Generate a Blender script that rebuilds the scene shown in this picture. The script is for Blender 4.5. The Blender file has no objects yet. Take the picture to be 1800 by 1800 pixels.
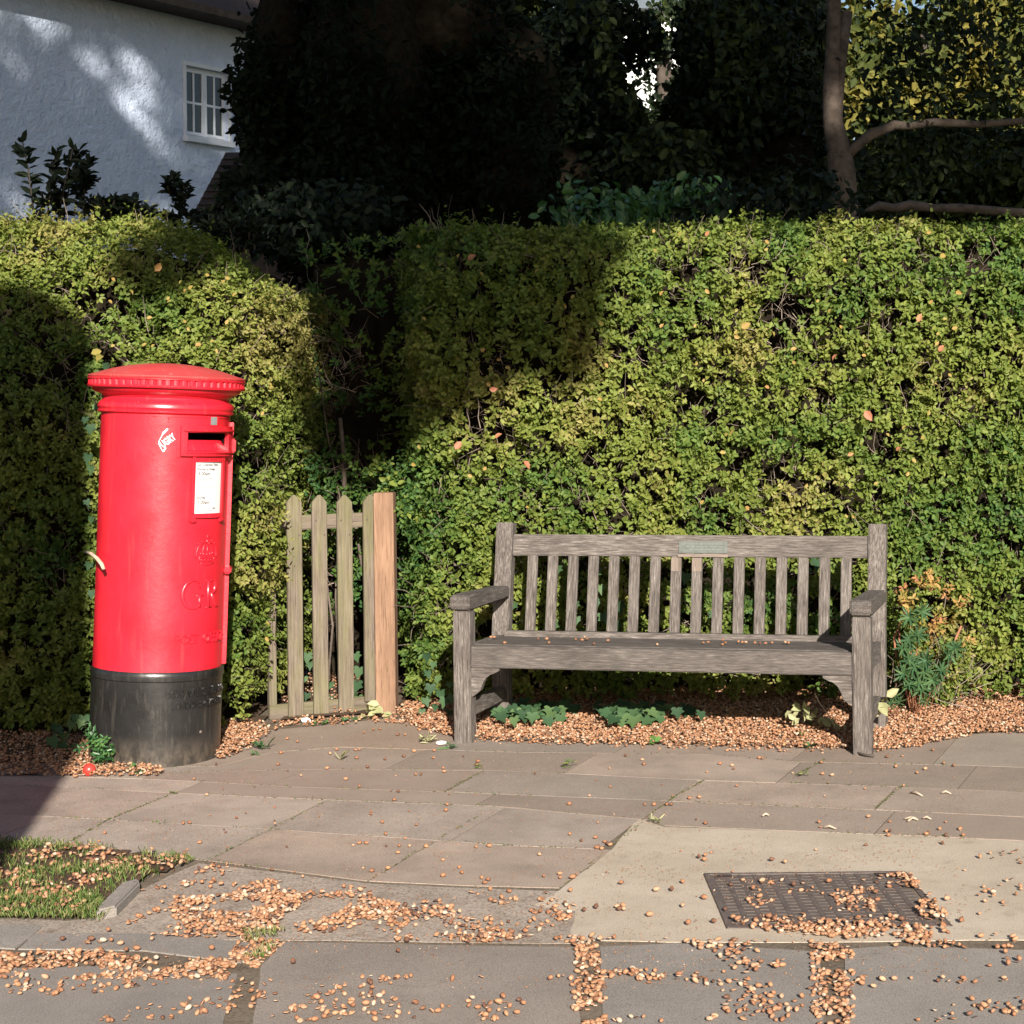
import bpy, bmesh, math, random
import numpy as np
from mathutils import Vector, Matrix, Euler, noise
from mathutils.geometry import delaunay_2d_cdt

SC = bpy.context.scene
R = math.radians
PI = math.pi
random.seed(7)
rng = np.random.default_rng(7)

# ------------------------------------------------------------------ camera
CAMZ, FOC, U0, V0, ROLL = 1.5, 3300.0, 1200.0, 700.0, 0.0105
cam_data = bpy.data.cameras.new('camera')
cam_data.sensor_width = 36.0
cam_data.lens = FOC / 1800 * 36
cam_data.shift_x = (900 - U0) / 1800
cam_data.shift_y = -(900 - V0) / 1800
cam_data.clip_start = 0.05
cam_data.clip_end = 900
cam = bpy.data.objects.new('camera', cam_data)
SC.collection.objects.link(cam)
cam.matrix_world = Matrix.Translation((0, 0, CAMZ)) @ Matrix.Rotation(R(90), 4, 'X') @ Matrix.Rotation(-ROLL, 4, 'Z')
SC.camera = cam

# ------------------------------------------------------------------ light
SUN_EL, SUN_AZ = R(22.5), R(11)          # light travels away from the camera and 11 degrees to the left
sun_dir = Vector((-math.sin(SUN_AZ) * math.cos(SUN_EL), math.cos(SUN_AZ) * math.cos(SUN_EL), -math.sin(SUN_EL)))
world = bpy.data.worlds.new('World')
SC.world = world
world.use_nodes = True
wn = world.node_tree
wn.nodes.clear()
sky = wn.nodes.new('ShaderNodeTexSky')
sky.sky_type = 'NISHITA'
sky.sun_disc = False
sky.sun_elevation = SUN_EL
sky.sun_rotation = PI - SUN_AZ
wbg = wn.nodes.new('ShaderNodeBackground')
wbg.inputs['Strength'].default_value = 0.05
wout = wn.nodes.new('ShaderNodeOutputWorld')
wn.links.new(sky.outputs[0], wbg.inputs[0])
wn.links.new(wbg.outputs[0], wout.inputs[0])
sl = bpy.data.lights.new('sun', 'SUN')
sl.energy = 5.0
sl.angle = R(0.53)
sl.color = (1.0, 0.93, 0.82)
sun = bpy.data.objects.new('sun', sl)
SC.collection.objects.link(sun)
sun.rotation_euler = sun_dir.to_track_quat('-Z', 'Y').to_euler()
sun.location = (2, -4, 12)

SC.view_settings.view_transform = 'Standard'
SC.view_settings.look = 'None'
SC.view_settings.exposure = 1.18
SC.view_settings.gamma = 1.0
SC.view_settings.use_curve_mapping = False
try:
    SC.cycles.use_denoising = True
    SC.cycles.max_bounces = 6
    SC.cycles.transparent_max_bounces = 4
except Exception:
    pass

# ------------------------------------------------------------------ picture -> place
def ray(u, v):
    a = (u - U0) / FOC
    b = (V0 - v) / FOC
    return a * math.cos(ROLL) + b * math.sin(ROLL), -a * math.sin(ROLL) + b * math.cos(ROLL)

def G(u, v, z=0.0):
    x, w = ray(u, v)
    t = (z - CAMZ) / w
    return (x * t, t)

def P(u, v, Y):
    x, w = ray(u, v)
    return Vector((x * Y, Y, CAMZ + w * Y))

# ------------------------------------------------------------------ materials
def new_mat(name):
    m = bpy.data.materials.new(name)
    m.use_nodes = True
    nt = m.node_tree
    for n in list(nt.nodes):
        if n.type != 'OUTPUT_MATERIAL':
            nt.nodes.remove(n)
    out = [n for n in nt.nodes if n.type == 'OUTPUT_MATERIAL'][0]
    b = nt.nodes.new('ShaderNodeBsdfPrincipled')
    nt.links.new(b.outputs[0], out.inputs[0])
    return m, nt, b, out

def N(nt, kind, **kw):
    n = nt.nodes.new(kind)
    for k, v in kw.items():
        if k in ('operation', 'blend_type', 'data_type', 'attribute_name', 'attribute_type', 'noise_dimensions', 'feature', 'distance', 'wave_type'):
            setattr(n, k, v)
        else:
            n.inputs[k].default_value = v
    return n

def ramp(nt, fac, stops):
    n = nt.nodes.new('ShaderNodeValToRGB')
    el = n.color_ramp.elements
    while len(el) < len(stops):
        el.new(0.5)
    for e, (p, c) in zip(el, stops):
        e.position = p
        e.color = (*c, 1)
    nt.links.new(fac, n.inputs[0])
    return n.outputs[0]

def coords(nt, scale=(1, 1, 1), rnd=True, kind='Object'):
    tc = nt.nodes.new('ShaderNodeTexCoord')
    src = tc.outputs[kind]
    if rnd:
        oi = nt.nodes.new('ShaderNodeObjectInfo')
        mul = N(nt, 'ShaderNodeMath', operation='MULTIPLY'); mul.inputs[1].default_value = 37.0
        nt.links.new(oi.outputs['Random'], mul.inputs[0])
        add = N(nt, 'ShaderNodeVectorMath', operation='ADD')
        nt.links.new(src, add.inputs[0]); nt.links.new(mul.outputs[0], add.inputs[1])
        src = add.outputs[0]
    mp = nt.nodes.new('ShaderNodeMapping')
    mp.inputs['Scale'].default_value = scale
    nt.links.new(src, mp.inputs[0])
    return mp.outputs[0]

def noise_tex(nt, vec, scale, detail=4, rough=.6):
    n = nt.nodes.new('ShaderNodeTexNoise')
    n.inputs['Scale'].default_value = scale
    n.inputs['Detail'].default_value = detail
    n.inputs['Roughness'].default_value = rough
    nt.links.new(vec, n.inputs['Vector'])
    return n.outputs[0]

def mix(nt, a, b, fac, mode='MIX'):
    n = nt.nodes.new('ShaderNodeMix')
    n.data_type = 'RGBA'
    n.blend_type = mode
    for s, v in ((n.inputs[0], fac), (n.inputs[6], a), (n.inputs[7], b)):
        if isinstance(v, (int, float)):
            s.default_value = v
        elif isinstance(v, tuple):
            s.default_value = (*v, 1)
        else:
            nt.links.new(v, s)
    return n.outputs[2]

def bump(nt, b, h, strength, dist=.01):
    n = nt.nodes.new('ShaderNodeBump')
    n.inputs['Strength'].default_value = strength
    n.inputs['Distance'].default_value = dist
    nt.links.new(h, n.inputs['Height'])
    nt.links.new(n.outputs[0], b.inputs['Normal'])

def mat_stone(name, c1, c2, fine=180, speck=.5, rough=.9, tint=.18, blot=(.55, .8)):
    m, nt, b, o = new_mat(name)
    v = coords(nt)
    big = noise_tex(nt, v, 3.2, 5, .65)
    base = ramp(nt, big, [(.3, c1), (.7, c2)])
    f = noise_tex(nt, v, fine, 3, .7)
    sp = ramp(nt, f, [(.3, (1 - speck,) * 3), (.5, (1, 1, 1)), (.72, (1 + speck * .5,) * 3)])
    col = mix(nt, base, sp, 1.0, 'MULTIPLY')
    st = noise_tex(nt, v, 9, 6, .7)
    stn = ramp(nt, st, [(blot[0], (1, 1, 1)), (blot[1], (.55, .5, .45))])
    col = mix(nt, col, stn, 1.0, 'MULTIPLY')
    oi = nt.nodes.new('ShaderNodeObjectInfo')
    tn = ramp(nt, oi.outputs['Random'], [(0, (1 - tint, 1 - tint, 1 - tint * .9)), (.35, (1.02, .96, .92)), (.7, (1, 1, 1)), (1, (1 + tint, 1 + tint * .9, 1 + tint * .7))])
    col = mix(nt, col, tn, 1.0, 'MULTIPLY')
    nt.links.new(col, b.inputs['Base Color'])
    b.inputs['Roughness'].default_value = rough
    b.inputs['Specular IOR Level'].default_value = .25
    bump(nt, b, f, .5, .004)
    return m

def mat_wood(name, stops, grain=(2.2, 55, 55), tintlo=.85, rough=.85, green=None, bstr=.55):
    m, nt, b, o = new_mat(name)
    v = coords(nt, grain)
    g = noise_tex(nt, v, 1.6, 8, .72)
    col = ramp(nt, g, stops)
    v2 = coords(nt, (1, 3, 3))
    big = noise_tex(nt, v2, 3.5, 4, .6)
    bl = ramp(nt, big, [(.3, (.72, .7, .68)), (.62, (1.08, 1.07, 1.05))])
    col = mix(nt, col, bl, 1.0, 'MULTIPLY')
    v3 = coords(nt, (9, 260, 260))
    ck = noise_tex(nt, v3, 1.0, 3, .6)
    cr = ramp(nt, ck, [(.34, (.42, .38, .34)), (.44, (1, 1, 1))])
    col = mix(nt, col, cr, .8, 'MULTIPLY')
    if green:
        gn = noise_tex(nt, coords(nt, (1, 4, 4)), 2.4, 4, .7)
        gf = ramp(nt, gn, [(.42, (0, 0, 0)), (.72, (.65, .65, .65))])
        col = mix(nt, col, green, gf)
    nt.links.new(col, b.inputs['Base Color'])
    b.inputs['Roughness'].default_value = rough
    b.inputs['Specular IOR Level'].default_value = .3
    bump(nt, b, g, bstr, .006)
    return m

def mat_leaf(name, stops, rough=.42, trans=.28, spec=.4):
    m, nt, b, o = new_mat(name)
    at = N(nt, 'ShaderNodeAttribute', attribute_name='tint')
    sx = nt.nodes.new('ShaderNodeSeparateColor')
    nt.links.new(at.outputs['Color'], sx.inputs[0])
    col = ramp(nt, sx.outputs[0], stops)
    bright = ramp(nt, sx.outputs[1], [(0, (.78, .78, .78)), (1, (1.15, 1.15, 1.15))])
    col = mix(nt, col, bright, 1.0, 'MULTIPLY')
    nt.links.new(col, b.inputs['Base Color'])
    b.inputs['Roughness'].default_value = rough
    b.inputs['Specular IOR Level'].default_value = spec
    if trans:
        tr = nt.nodes.new('ShaderNodeBsdfTranslucent')
        tc = mix(nt, col, (1.0, 1.1, .45), 1.0, 'MULTIPLY')
        nt.links.new(tc, tr.inputs[0])
        ms = nt.nodes.new('ShaderNodeMixShader')
        ms.inputs[0].default_value = trans
        nt.links.new(b.outputs[0], ms.inputs[1]); nt.links.new(tr.outputs[0], ms.inputs[2])
        nt.links.new(ms.outputs[0], o.inputs[0])
    return m

def mat_tint(name, stops, rough=.8, spec=.3):
    return mat_leaf(name, stops, rough, 0, spec)

def mat_plain(name, c, rough=.6, spec=.4, var=.15, scale=12, bstr=0, bscale=60, metallic=0, bdist=.004):
    m, nt, b, o = new_mat(name)
    v = coords(nt)
    n = noise_tex(nt, v, scale, 5, .65)
    col = ramp(nt, n, [(.3, tuple(x * (1 - var) for x in c)), (.7, tuple(min(1, x * (1 + var)) for x in c))])
    nt.links.new(col, b.inputs['Base Color'])
    b.inputs['Roughness'].default_value = rough
    b.inputs['Specular IOR Level'].default_value = spec
    b.inputs['Metallic'].default_value = metallic
    if bstr:
        bump(nt, b, noise_tex(nt, v, bscale, 4, .6), bstr, bdist)
    return m

M = {}
M['slab'] = mat_stone('paving_slab', (.235, .196, .168), (.375, .312, .265), 210, .5, tint=.13, blot=(.58, .95))
M['slab_dark'] = mat_stone('tarmac_slab', (.215, .18, .153), (.275, .23, .196), 240, .5, tint=.1, blot=(.6, .95))
M['slab_red'] = mat_stone('red_slab', (.25, .198, .163), (.31, .25, .208), 240, .45, tint=.07, blot=(.6, .95))
M['apron'] = mat_stone('apron_concrete', (.38, .315, .245), (.49, .415, .335), 260, .5, tint=0, blot=(.56, .9))
M['worn'] = mat_stone('worn_concrete', (.25, .205, .172), (.37, .31, .26), 120, .6, tint=0, blot=(.5, .8))
M['kerb'] = mat_stone('kerb_granite', (.20, .178, .16), (.275, .245, .222), 230, .55, tint=.06, blot=(.6, .95))
M['asphalt'] = mat_stone('asphalt', (.045, .045, .045), (.06, .06, .058), 150, .6, tint=0)
M['soil'] = mat_stone('soil', (.055, .035, .022), (.11, .07, .045), 60, .6, tint=0)
M['joint'] = mat_stone('joint_sand', (.11, .085, .062), (.18, .145, .11), 90, .5, tint=0)
M['lawn'] = mat_stone('lawn', (.03, .05, .015), (.06, .08, .02), 40, .6, tint=0)
M['bench'] = mat_wood('weathered_teak', [(.30, (.04, .034, .031)), (.44, (.088, .076, .070)), (.56, (.14, .122, .112)), (.72, (.31, .275, .258))], (9, 95, 95))
M['bench_seat'] = mat_wood('weathered_teak_seat', [(.30, (.045, .04, .037)), (.48, (.085, .074, .069)), (.60, (.125, .108, .10)), (.76, (.27, .24, .225))], (9, 95, 95))
M['bench_new'] = mat_wood('fresh_teak', [(.3, (.15, .118, .10)), (.5, (.205, .165, .14)), (.7, (.27, .225, .19))], bstr=.2)
M['gate'] = mat_wood('mossy_softwood', [(.30, (.085, .064, .051)), (.48, (.14, .112, .09)), (.6, (.18, .147, .12)), (.75, (.26, .22, .185))], (3, 80, 80), green=(.135, .135, .05), bstr=.35)
M['post_new'] = mat_wood('fresh_softwood', [(.3, (.15, .088, .055)), (.5, (.225, .135, .088)), (.65, (.265, .163, .11)), (.8, (.31, .205, .145))], (1.3, 40, 40), bstr=.2)
M['screw'] = mat_plain('rusty_screw', (.06, .05, .045), .5, .5)
M['plaque'] = mat_plain('verdigris_plate', (.085, .093, .082), .45, .6, .25, 40, .2)
M['plaque_txt'] = mat_plain('verdigris_relief', (.12, .13, .115), .5, .5)
M['white_paint'] = mat_plain('white_gloss', (.66, .70, .76), .4, .4, .04)
M['render_wall'] = mat_plain('shade_blue_pebbledash', (.56, .64, .80), .9, .2, .06, 5, 1.0, 13, bdist=.05)  # blue of the skylit shade is mixed into the white wall
M['glass'] = mat_plain('window_glass', (.02, .022, .025), .05, .9, .1)
M['curtain'] = mat_plain('curtain', (.35, .30, .26), .9, .2, .3, 20)
M['roof_tile'] = mat_plain('clay_tile', (.05, .034, .029), .8, .3, .35, 14, .4)
M['bark'] = mat_plain('bark', (.10, .078, .064), .9, .15, .5, 14, 1.0, 60)
M['bark_dark'] = mat_plain('dark_bark', (.07, .055, .045), .9, .2, .4, 9, .8, 30)
M['twig'] = mat_tint('twig', [(0, (.11, .085, .065)), (.5, (.20, .155, .125)), (1, (.30, .24, .20))])
M['stem_red'] = mat_plain('reddish_stem', (.26, .11, .06), .6, .4, .3)
M['dry_wood'] = mat_plain('dry_wood', (.42, .33, .25), .8, .3, .3, 30, .3)
M['core'] = mat_plain('shade_fill', (.016, .013, .009), 1, 0, .5, 20)  # near-black fill standing in for shade inside hedges and crowns
M['litter_w'] = mat_plain('white_paper', (.82, .82, .80), .8, .2, .05)
M['apple'] = mat_plain('red_ball', (.55, .04, .03), .35, .5, .2)
M['grey_tab'] = mat_plain('grey_enamel', (.16, .17, .17), .4, .5, .3)
M['notice'] = mat_plain('notice_paper', (.58, .56, .55), .6, .3, .02)
M['ink'] = mat_plain('ink', (.03, .03, .03), .6, .3)
M['ink_soft'] = mat_plain('soft_ink', (.22, .21, .21), .6, .3)
M['iron'] = mat_plain('cast_iron', (.105, .082, .075), .6, .5, .3, 30, .4, 120)
M['iron_dark'] = mat_plain('iron_slot', (.03, .022, .02), .9, .2, .3)
M['pale_wall'] = mat_plain('pale_far_wall', (.78, .78, .76), .9, .2, .05)
M['slate'] = mat_plain('slate', (.10, .12, .14), .7, .3, .2)
M['van'] = mat_plain('van_paint', (.5, .5, .5), .4, .5)

def mat_paint(name, c, c2, rough, dirt):
    m, nt, b, o = new_mat(name)
    v = coords(nt, rnd=False)
    n = noise_tex(nt, v, 5, 5, .6)
    col = ramp(nt, n, [(.3, c), (.7, c2)])
    vs = coords(nt, (40, 40, 3), rnd=False)
    st = noise_tex(nt, vs, 1.0, 4, .6)
    k = ramp(nt, st, [(.58, (0, 0, 0)), (.8, (dirt, dirt, dirt))])
    col = mix(nt, col, (.33, .28, .22), k)
    nt.links.new(col, b.inputs['Base Color'])
    rr = ramp(nt, n, [(.3, (rough * .8,) * 3), (.7, (rough * 1.25,) * 3)])
    nt.links.new(rr, b.inputs['Roughness'])
    b.inputs['Specular IOR Level'].default_value = .5
    try:
        b.inputs['Coat Weight'].default_value = .15
        b.inputs['Coat Roughness'].default_value = .25
    except Exception:
        pass
    bump(nt, b, noise_tex(nt, coords(nt, rnd=False), 55, 4, .6), .12, .006)
    return m
M['red'] = mat_paint('pillar_red', (.50, .010, .022), (.64, .014, .032), .34, .10)
M['red_top'] = mat_paint('faded_red', (.50, .035, .035), (.42, .055, .05), .6, .45)
M['black'] = mat_paint('pillar_black', (.008, .0075, .0075), (.016, .015, .015), .30, .10)
_nt = M['black'].node_tree
_b = [n for n in _nt.nodes if n.type == 'BSDF_PRINCIPLED'][0]
_src = _b.inputs['Base Color'].links[0].from_socket
_tc = _nt.nodes.new('ShaderNodeTexCoord'); _sz = _nt.nodes.new('ShaderNodeSeparateXYZ'); _nt.links.new(_tc.outputs['Object'], _sz.inputs[0])
_zr = ramp(_nt, _sz.outputs[2], [(0.0, (1, 1, 1)), (.13, (0, 0, 0))])
_zn = ramp(_nt, noise_tex(_nt, coords(_nt, (1, 1, .5), rnd=False), 30, 5, .7), [(.4, (.25, .25, .25)), (.6, (1, 1, 1))])
_mud = mix(_nt, _src, (.10, .08, .062), mix(_nt, _zr, _zn, 1.0, 'MULTIPLY'))
_sp = ramp(_nt, noise_tex(_nt, coords(_nt, (60, 60, 9), rnd=False), 1.4, 4, .7), [(.56, (0, 0, 0)), (.75, (.55, .55, .55))])
_nt.links.new(mix(_nt, _mud, (.075, .066, .058), _sp), _b.inputs['Base Color'])
M['hollow'] = mat_plain('hollow_shade', (.006, .004, .004), 1, 0)  # near-black colour does the work of shade inside openings

YG = [(0, (.036, .095, .028)), (.3, (.088, .152, .031)), (.6, (.155, .198, .040)), (.85, (.205, .235, .050)), (1, (.27, .245, .078))]
M['privet'] = mat_leaf('privet_leaf', YG, .55, .36, .25)
M['gloss'] = mat_leaf('glossy_leaf', [(0, (.022, .07, .025)), (.5, (.05, .13, .04)), (1, (.10, .19, .05))], .35, .2, .5)
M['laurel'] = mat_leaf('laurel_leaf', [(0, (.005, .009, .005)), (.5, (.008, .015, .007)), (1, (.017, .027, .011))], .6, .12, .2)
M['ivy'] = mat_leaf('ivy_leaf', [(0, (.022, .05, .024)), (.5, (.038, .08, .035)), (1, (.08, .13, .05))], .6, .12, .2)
M['conifer'] = mat_leaf('conifer_spray', [(0, (.003, .006, .003)), (1, (.007, .012, .005))], .8, 0, .1)  # darkened below leaf colour, so deep shade is part of it
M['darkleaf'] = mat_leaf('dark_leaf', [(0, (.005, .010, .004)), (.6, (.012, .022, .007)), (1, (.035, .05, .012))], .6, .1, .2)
M['oakleaf'] = mat_leaf('oak_leaf', [(0, (.07, .10, .02)), (.5, (.17, .17, .03)), (1, (.32, .21, .05))], .6, .3, .3)
M['farleaf'] = mat_leaf('sunlit_far_leaf', [(0, (.02, .035, .010)), (.5, (.07, .085, .018)), (1, (.19, .16, .035))], .7, .25, .2)
M['orange'] = mat_leaf('autumn_leaf', [(0, (.25, .21, .05)), (.5, (.36, .21, .07)), (1, (.38, .15, .09))], .55, .3, .3)
M['pale'] = mat_leaf('wilted_leaf', [(0, (.26, .27, .13)), (1, (.42, .40, .24))], .7, .25, .2)
M['spurge'] = mat_leaf('spurge_leaf', [(0, (.028, .075, .032)), (1, (.07, .125, .045))], .5, .2, .3)
M['grass'] = mat_leaf('grass_blade', [(0, (.05, .10, .02)), (.55, (.10, .16, .035)), (.8, (.17, .17, .06)), (1, (.28, .24, .11))], .55, .25, .3)
M['acorn'] = mat_tint('acorn', [(0, (.09, .045, .03)), (.3, (.25, .115, .06)), (.6, (.34, .175, .095)), (.85, (.38, .235, .15)), (1, (.42, .32, .24))], .6, .3)

# ------------------------------------------------------------------ object helpers
COL = SC.collection
def props(o, label=None, cat=None, group=None, kind=None):
    if label: o['label'] = label
    if cat: o['category'] = cat
    if group: o['group'] = group
    if kind: o['kind'] = kind
    return o

def empty(name, loc=(0, 0, 0), rot=(0, 0, 0), **kw):
    o = bpy.data.objects.new(name, None)
    o.empty_display_size = .1
    o.location = loc
    o.rotation_euler = rot
    COL.objects.link(o)
    return props(o, **kw)

def link(name, me, mat=None, parent=None, loc=(0, 0, 0), rot=(0, 0, 0), **kw):
    o = bpy.data.objects.new(name, me)
    if mat and len(me.materials) == 0:
        me.materials.append(mat)
    o.location = loc
    o.rotation_euler = rot
    COL.objects.link(o)
    if parent:
        o.parent = parent
    return props(o, **kw)

def bm_obj(name, bm, mat, parent=None, smooth=False, **kw):
    me = bpy.data.meshes.new(name)
    bmesh.ops.recalc_face_normals(bm, faces=bm.faces)
    bm.to_mesh(me)
    bm.free()
    if smooth:
        for p in me.polygons: p.use_smooth = True
    return link(name, me, mat, parent, **kw)

def np_mesh(name, V, F, tint=None, smooth=False):
    """V (n,3); F (m,k) int array or list of such arrays; tint (n,2)"""
    if not isinstance(F, list): F = [F]
    me = bpy.data.meshes.new(name)
    me.vertices.add(len(V))
    me.vertices.foreach_set('co', np.asarray(V, dtype=np.float32).ravel())
    loops = np.concatenate([f.ravel() for f in F]).astype(np.int32)
    starts = []
    off = 0
    for f in F:
        starts.append(off + np.arange(len(f)) * f.shape[1])
        off += f.size
    starts = np.concatenate(starts).astype(np.int32)
    me.loops.add(len(loops))
    me.loops.foreach_set('vertex_index', loops)
    me.polygons.add(len(starts))
    me.polygons.foreach_set('loop_start', starts)
    if tint is not None:
        a = me.attributes.new('tint', 'FLOAT_COLOR', 'POINT')
        c = np.ones((len(V), 4), dtype=np.float32)
        c[:, 0] = tint[:, 0]; c[:, 1] = tint[:, 1]
        a.data.foreach_set('color', c.ravel())
    me.update(calc_edges=True)
    if smooth:
        me.polygons.foreach_set('use_smooth', np.ones(len(starts), dtype=bool))
    return me

def unit(a):
    return a / np.maximum(np.linalg.norm(a, axis=-1, keepdims=True), 1e-9)

def rand_dirs(n):
    return unit(rng.normal(size=(n, 3)))

def leaf_arrays(Pb, D, Nn, L, W, T, fold=.18):
    """6-vertex folded leaves: base P, direction D, normal N, lengths L, widths W, tint T (n,2)"""
    D = unit(D)
    S = unit(np.cross(D, Nn))
    Nn = np.cross(S, D)
    L = L[:, None]; W = W[:, None]
    up = Nn * W * fold
    b = Pb
    t = Pb + D * L - Nn * L * .12
    l1 = Pb + D * L * .30 + S * W * .46 + up
    l2 = Pb + D * L * .68 + S * W * .40 + up * .8
    r1 = Pb + D * L * .30 - S * W * .46 + up
    r2 = Pb + D * L * .68 - S * W * .40 + up * .8
    V = np.stack([b, t, l1, l2, r1, r2], axis=1).reshape(-1, 3)
    n = len(Pb)
    i = np.arange(n)[:, None] * 6
    F = np.concatenate([i + np.array([[0, 1, 3, 2]]), i + np.array([[0, 4, 5, 1]])])
    return V, F, np.repeat(T, 6, axis=0)

def leaf_mesh(name, *a, **k):
    V, F, T = leaf_arrays(*a, **k)
    return np_mesh(name, V, F, T)

def tube_arrays(paths, radii, sides=3):
    """paths (n,k,3), radii (n,k)"""
    n, k, _ = paths.shape
    tan = unit(np.gradient(paths, axis=1))
    ref = np.where(np.abs(tan[..., 2:3]) > .9, np.array([1., 0, 0]), np.array([0, 0, 1.]))
    a = unit(np.cross(tan, ref)); b = np.cross(tan, a)
    ang = np.arange(sides) * 2 * PI / sides
    ring = paths[:, :, None, :] + radii[:, :, None, None] * (a[:, :, None, :] * np.cos(ang)[None, None, :, None] + b[:, :, None, :] * np.sin(ang)[None, None, :, None])
    V = ring.reshape(-1, 3)
    idx = np.arange(n * k * sides).reshape(n, k, sides)
    q = np.stack([idx[:, :-1], np.roll(idx, -1, 2)[:, :-1], np.roll(idx, -1, 2)[:, 1:], idx[:, 1:]], axis=-1).reshape(-1, 4)
    return V, q

def tube_obj(name, pts, rads, mat, parent=None, sides=8, smooth=True, **kw):
    p = np.array([[list(q) for q in pts]], dtype=float)
    V, F = tube_arrays(p, np.array([rads], dtype=float), sides)
    k = len(pts)
    cap0 = np.array([list(range(sides))[::-1]]); cap1 = np.array([[(k - 1) * sides + i for i in range(sides)]])
    T = np.stack([np.full(len(V), .5), np.full(len(V), .5)], 1)
    me = np_mesh(name, V, [F, cap0, cap1], T, smooth)
    return link(name, me, mat, parent, **kw)

def box_bm(x0, x1, y0, y1, z0, z1, bev=0.0, bm=None):
    bm = bm or bmesh.new()
    vs = [bm.verts.new((x, y, z)) for x in (x0, x1) for y in (y0, y1) for z in (z0, z1)]
    fs = [(0, 1, 3, 2), (4, 6, 7, 5), (0, 4, 5, 1), (2, 3, 7, 6), (0, 2, 6, 4), (1, 5, 7, 3)]
    ff = [bm.faces.new([vs[i] for i in f]) for f in fs]
    if bev:
        ed = set(e for f in ff for e in f.edges)
        bmesh.ops.bevel(bm, geom=list(ed), offset=bev, segments=2, affect='EDGES')
    return bm

def plank(name, a, b, w, t, up, mat, parent, bev=.004, wob=0, **kw):
    """wooden member from a to b (its local X), width w along 'side', thickness t along 'up'"""
    a, b, up = Vector(a), Vector(b), Vector(up)
    L = (b - a).length
    x = (b - a).normalized(); y = up.cross(x).normalized(); z = x.cross(y)
    bm = box_bm(0, L, -w / 2, w / 2, -t / 2, t / 2, bev)
    if wob:
        for v in bm.verts:
            q = Vector((v.co.x * 4, v.co.y * 9, v.co.z * 9)) + Vector((a.x * 7, a.y, 0))
            v.co += noise.noise_vector(q) * wob
    o = bm_obj(name, bm, mat, parent, **kw)
    o.matrix_local = Matrix(((x.x, y.x, z.x, a.x), (x.y, y.y, z.y, a.y), (x.z, y.z, z.z, a.z), (0, 0, 0, 1)))
    return o

def in_poly(px, py, poly):
    px = np.asarray(px); py = np.asarray(py)
    c = np.zeros(px.shape, bool)
    n = len(poly)
    for i in range(n):
        x1, y1 = poly[i]; x2, y2 = poly[(i + 1) % n]
        cond = ((y1 > py) != (y2 > py))
        with np.errstate(divide='ignore', invalid='ignore'):
            xi = (x2 - x1) * (py - y1) / (y2 - y1 + 1e-12) + x1
        c ^= cond & (px < xi)
    return c

def slab_prism(name, pts, top, thick, mat, parent, gap=.004, bev=.0005, rag=0, **kw):
    """paving piece from ground points (x, y); real thickness, small bevel"""
    c = np.mean(np.array(pts), axis=0)
    P2 = []
    for i, p in enumerate(pts):
        d = Vector((c[0] - p[0], c[1] - p[1]))
        d = d.normalized() * gap * 1.3
        P2.append((p[0] + d.x, p[1] + d.y))
    if rag:
        Q = []
        for i in range(len(P2)):
            a, b = P2[i], P2[(i + 1) % len(P2)]
            n = max(1, int(math.dist(a, b) / .05))
            for k in range(n):
                x = a[0] + (b[0] - a[0]) * k / n; y = a[1] + (b[1] - a[1]) * k / n
                nv = noise.noise_vector(Vector((x * 9, y * 9, 3.1)))
                Q.append((x + nv.x * rag, y + nv.y * rag))
        P2 = Q
    bm = bmesh.new()
    vs = [bm.verts.new((p[0] - c[0], p[1] - c[1], 0)) for p in P2]
    f = bm.faces.new(vs)
    if f.normal.z < 0: f.normal_flip()
    f.normal_update()
    if f.normal.z < 0: bmesh.ops.reverse_faces(bm, faces=[f])
    r = bmesh.ops.extrude_face_region(bm, geom=[f])
    bmesh.ops.translate(bm, verts=[v for v in r['geom'] if isinstance(v, bmesh.types.BMVert)], vec=(0, 0, -thick))
    if bev:
        te = [e for e in bm.edges if all(abs(v.co.z) < 1e-6 for v in e.verts)]
        bmesh.ops.bevel(bm, geom=te, offset=bev, segments=2, affect='EDGES')
    o = bm_obj(name, bm, mat, parent, **kw)
    o.location = (c[0], c[1], top)
    return o

# ------------------------------------------------------------------ the setting: ground, paving, kerb, road
def sheet(name, x0, x1, y0, y1, z, mat, parent=None, kind='structure', **kw):
    bm = bmesh.new()
    bm.faces.new([bm.verts.new(p) for p in ((x0, y0, z), (x1, y0, z), (x1, y1, z), (x0, y1, z))])
    return bm_obj(name, bm, mat, parent, kind=kind, **kw)

sheet('ground', -300, 300, -200, 400, -.06, M['soil'])
sheet('lawn', -60, 60, 10.6, 200, -.02, M['lawn'])
sheet('road', -80, 80, -5.0, 4.35, -.035, M['asphalt'])

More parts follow.
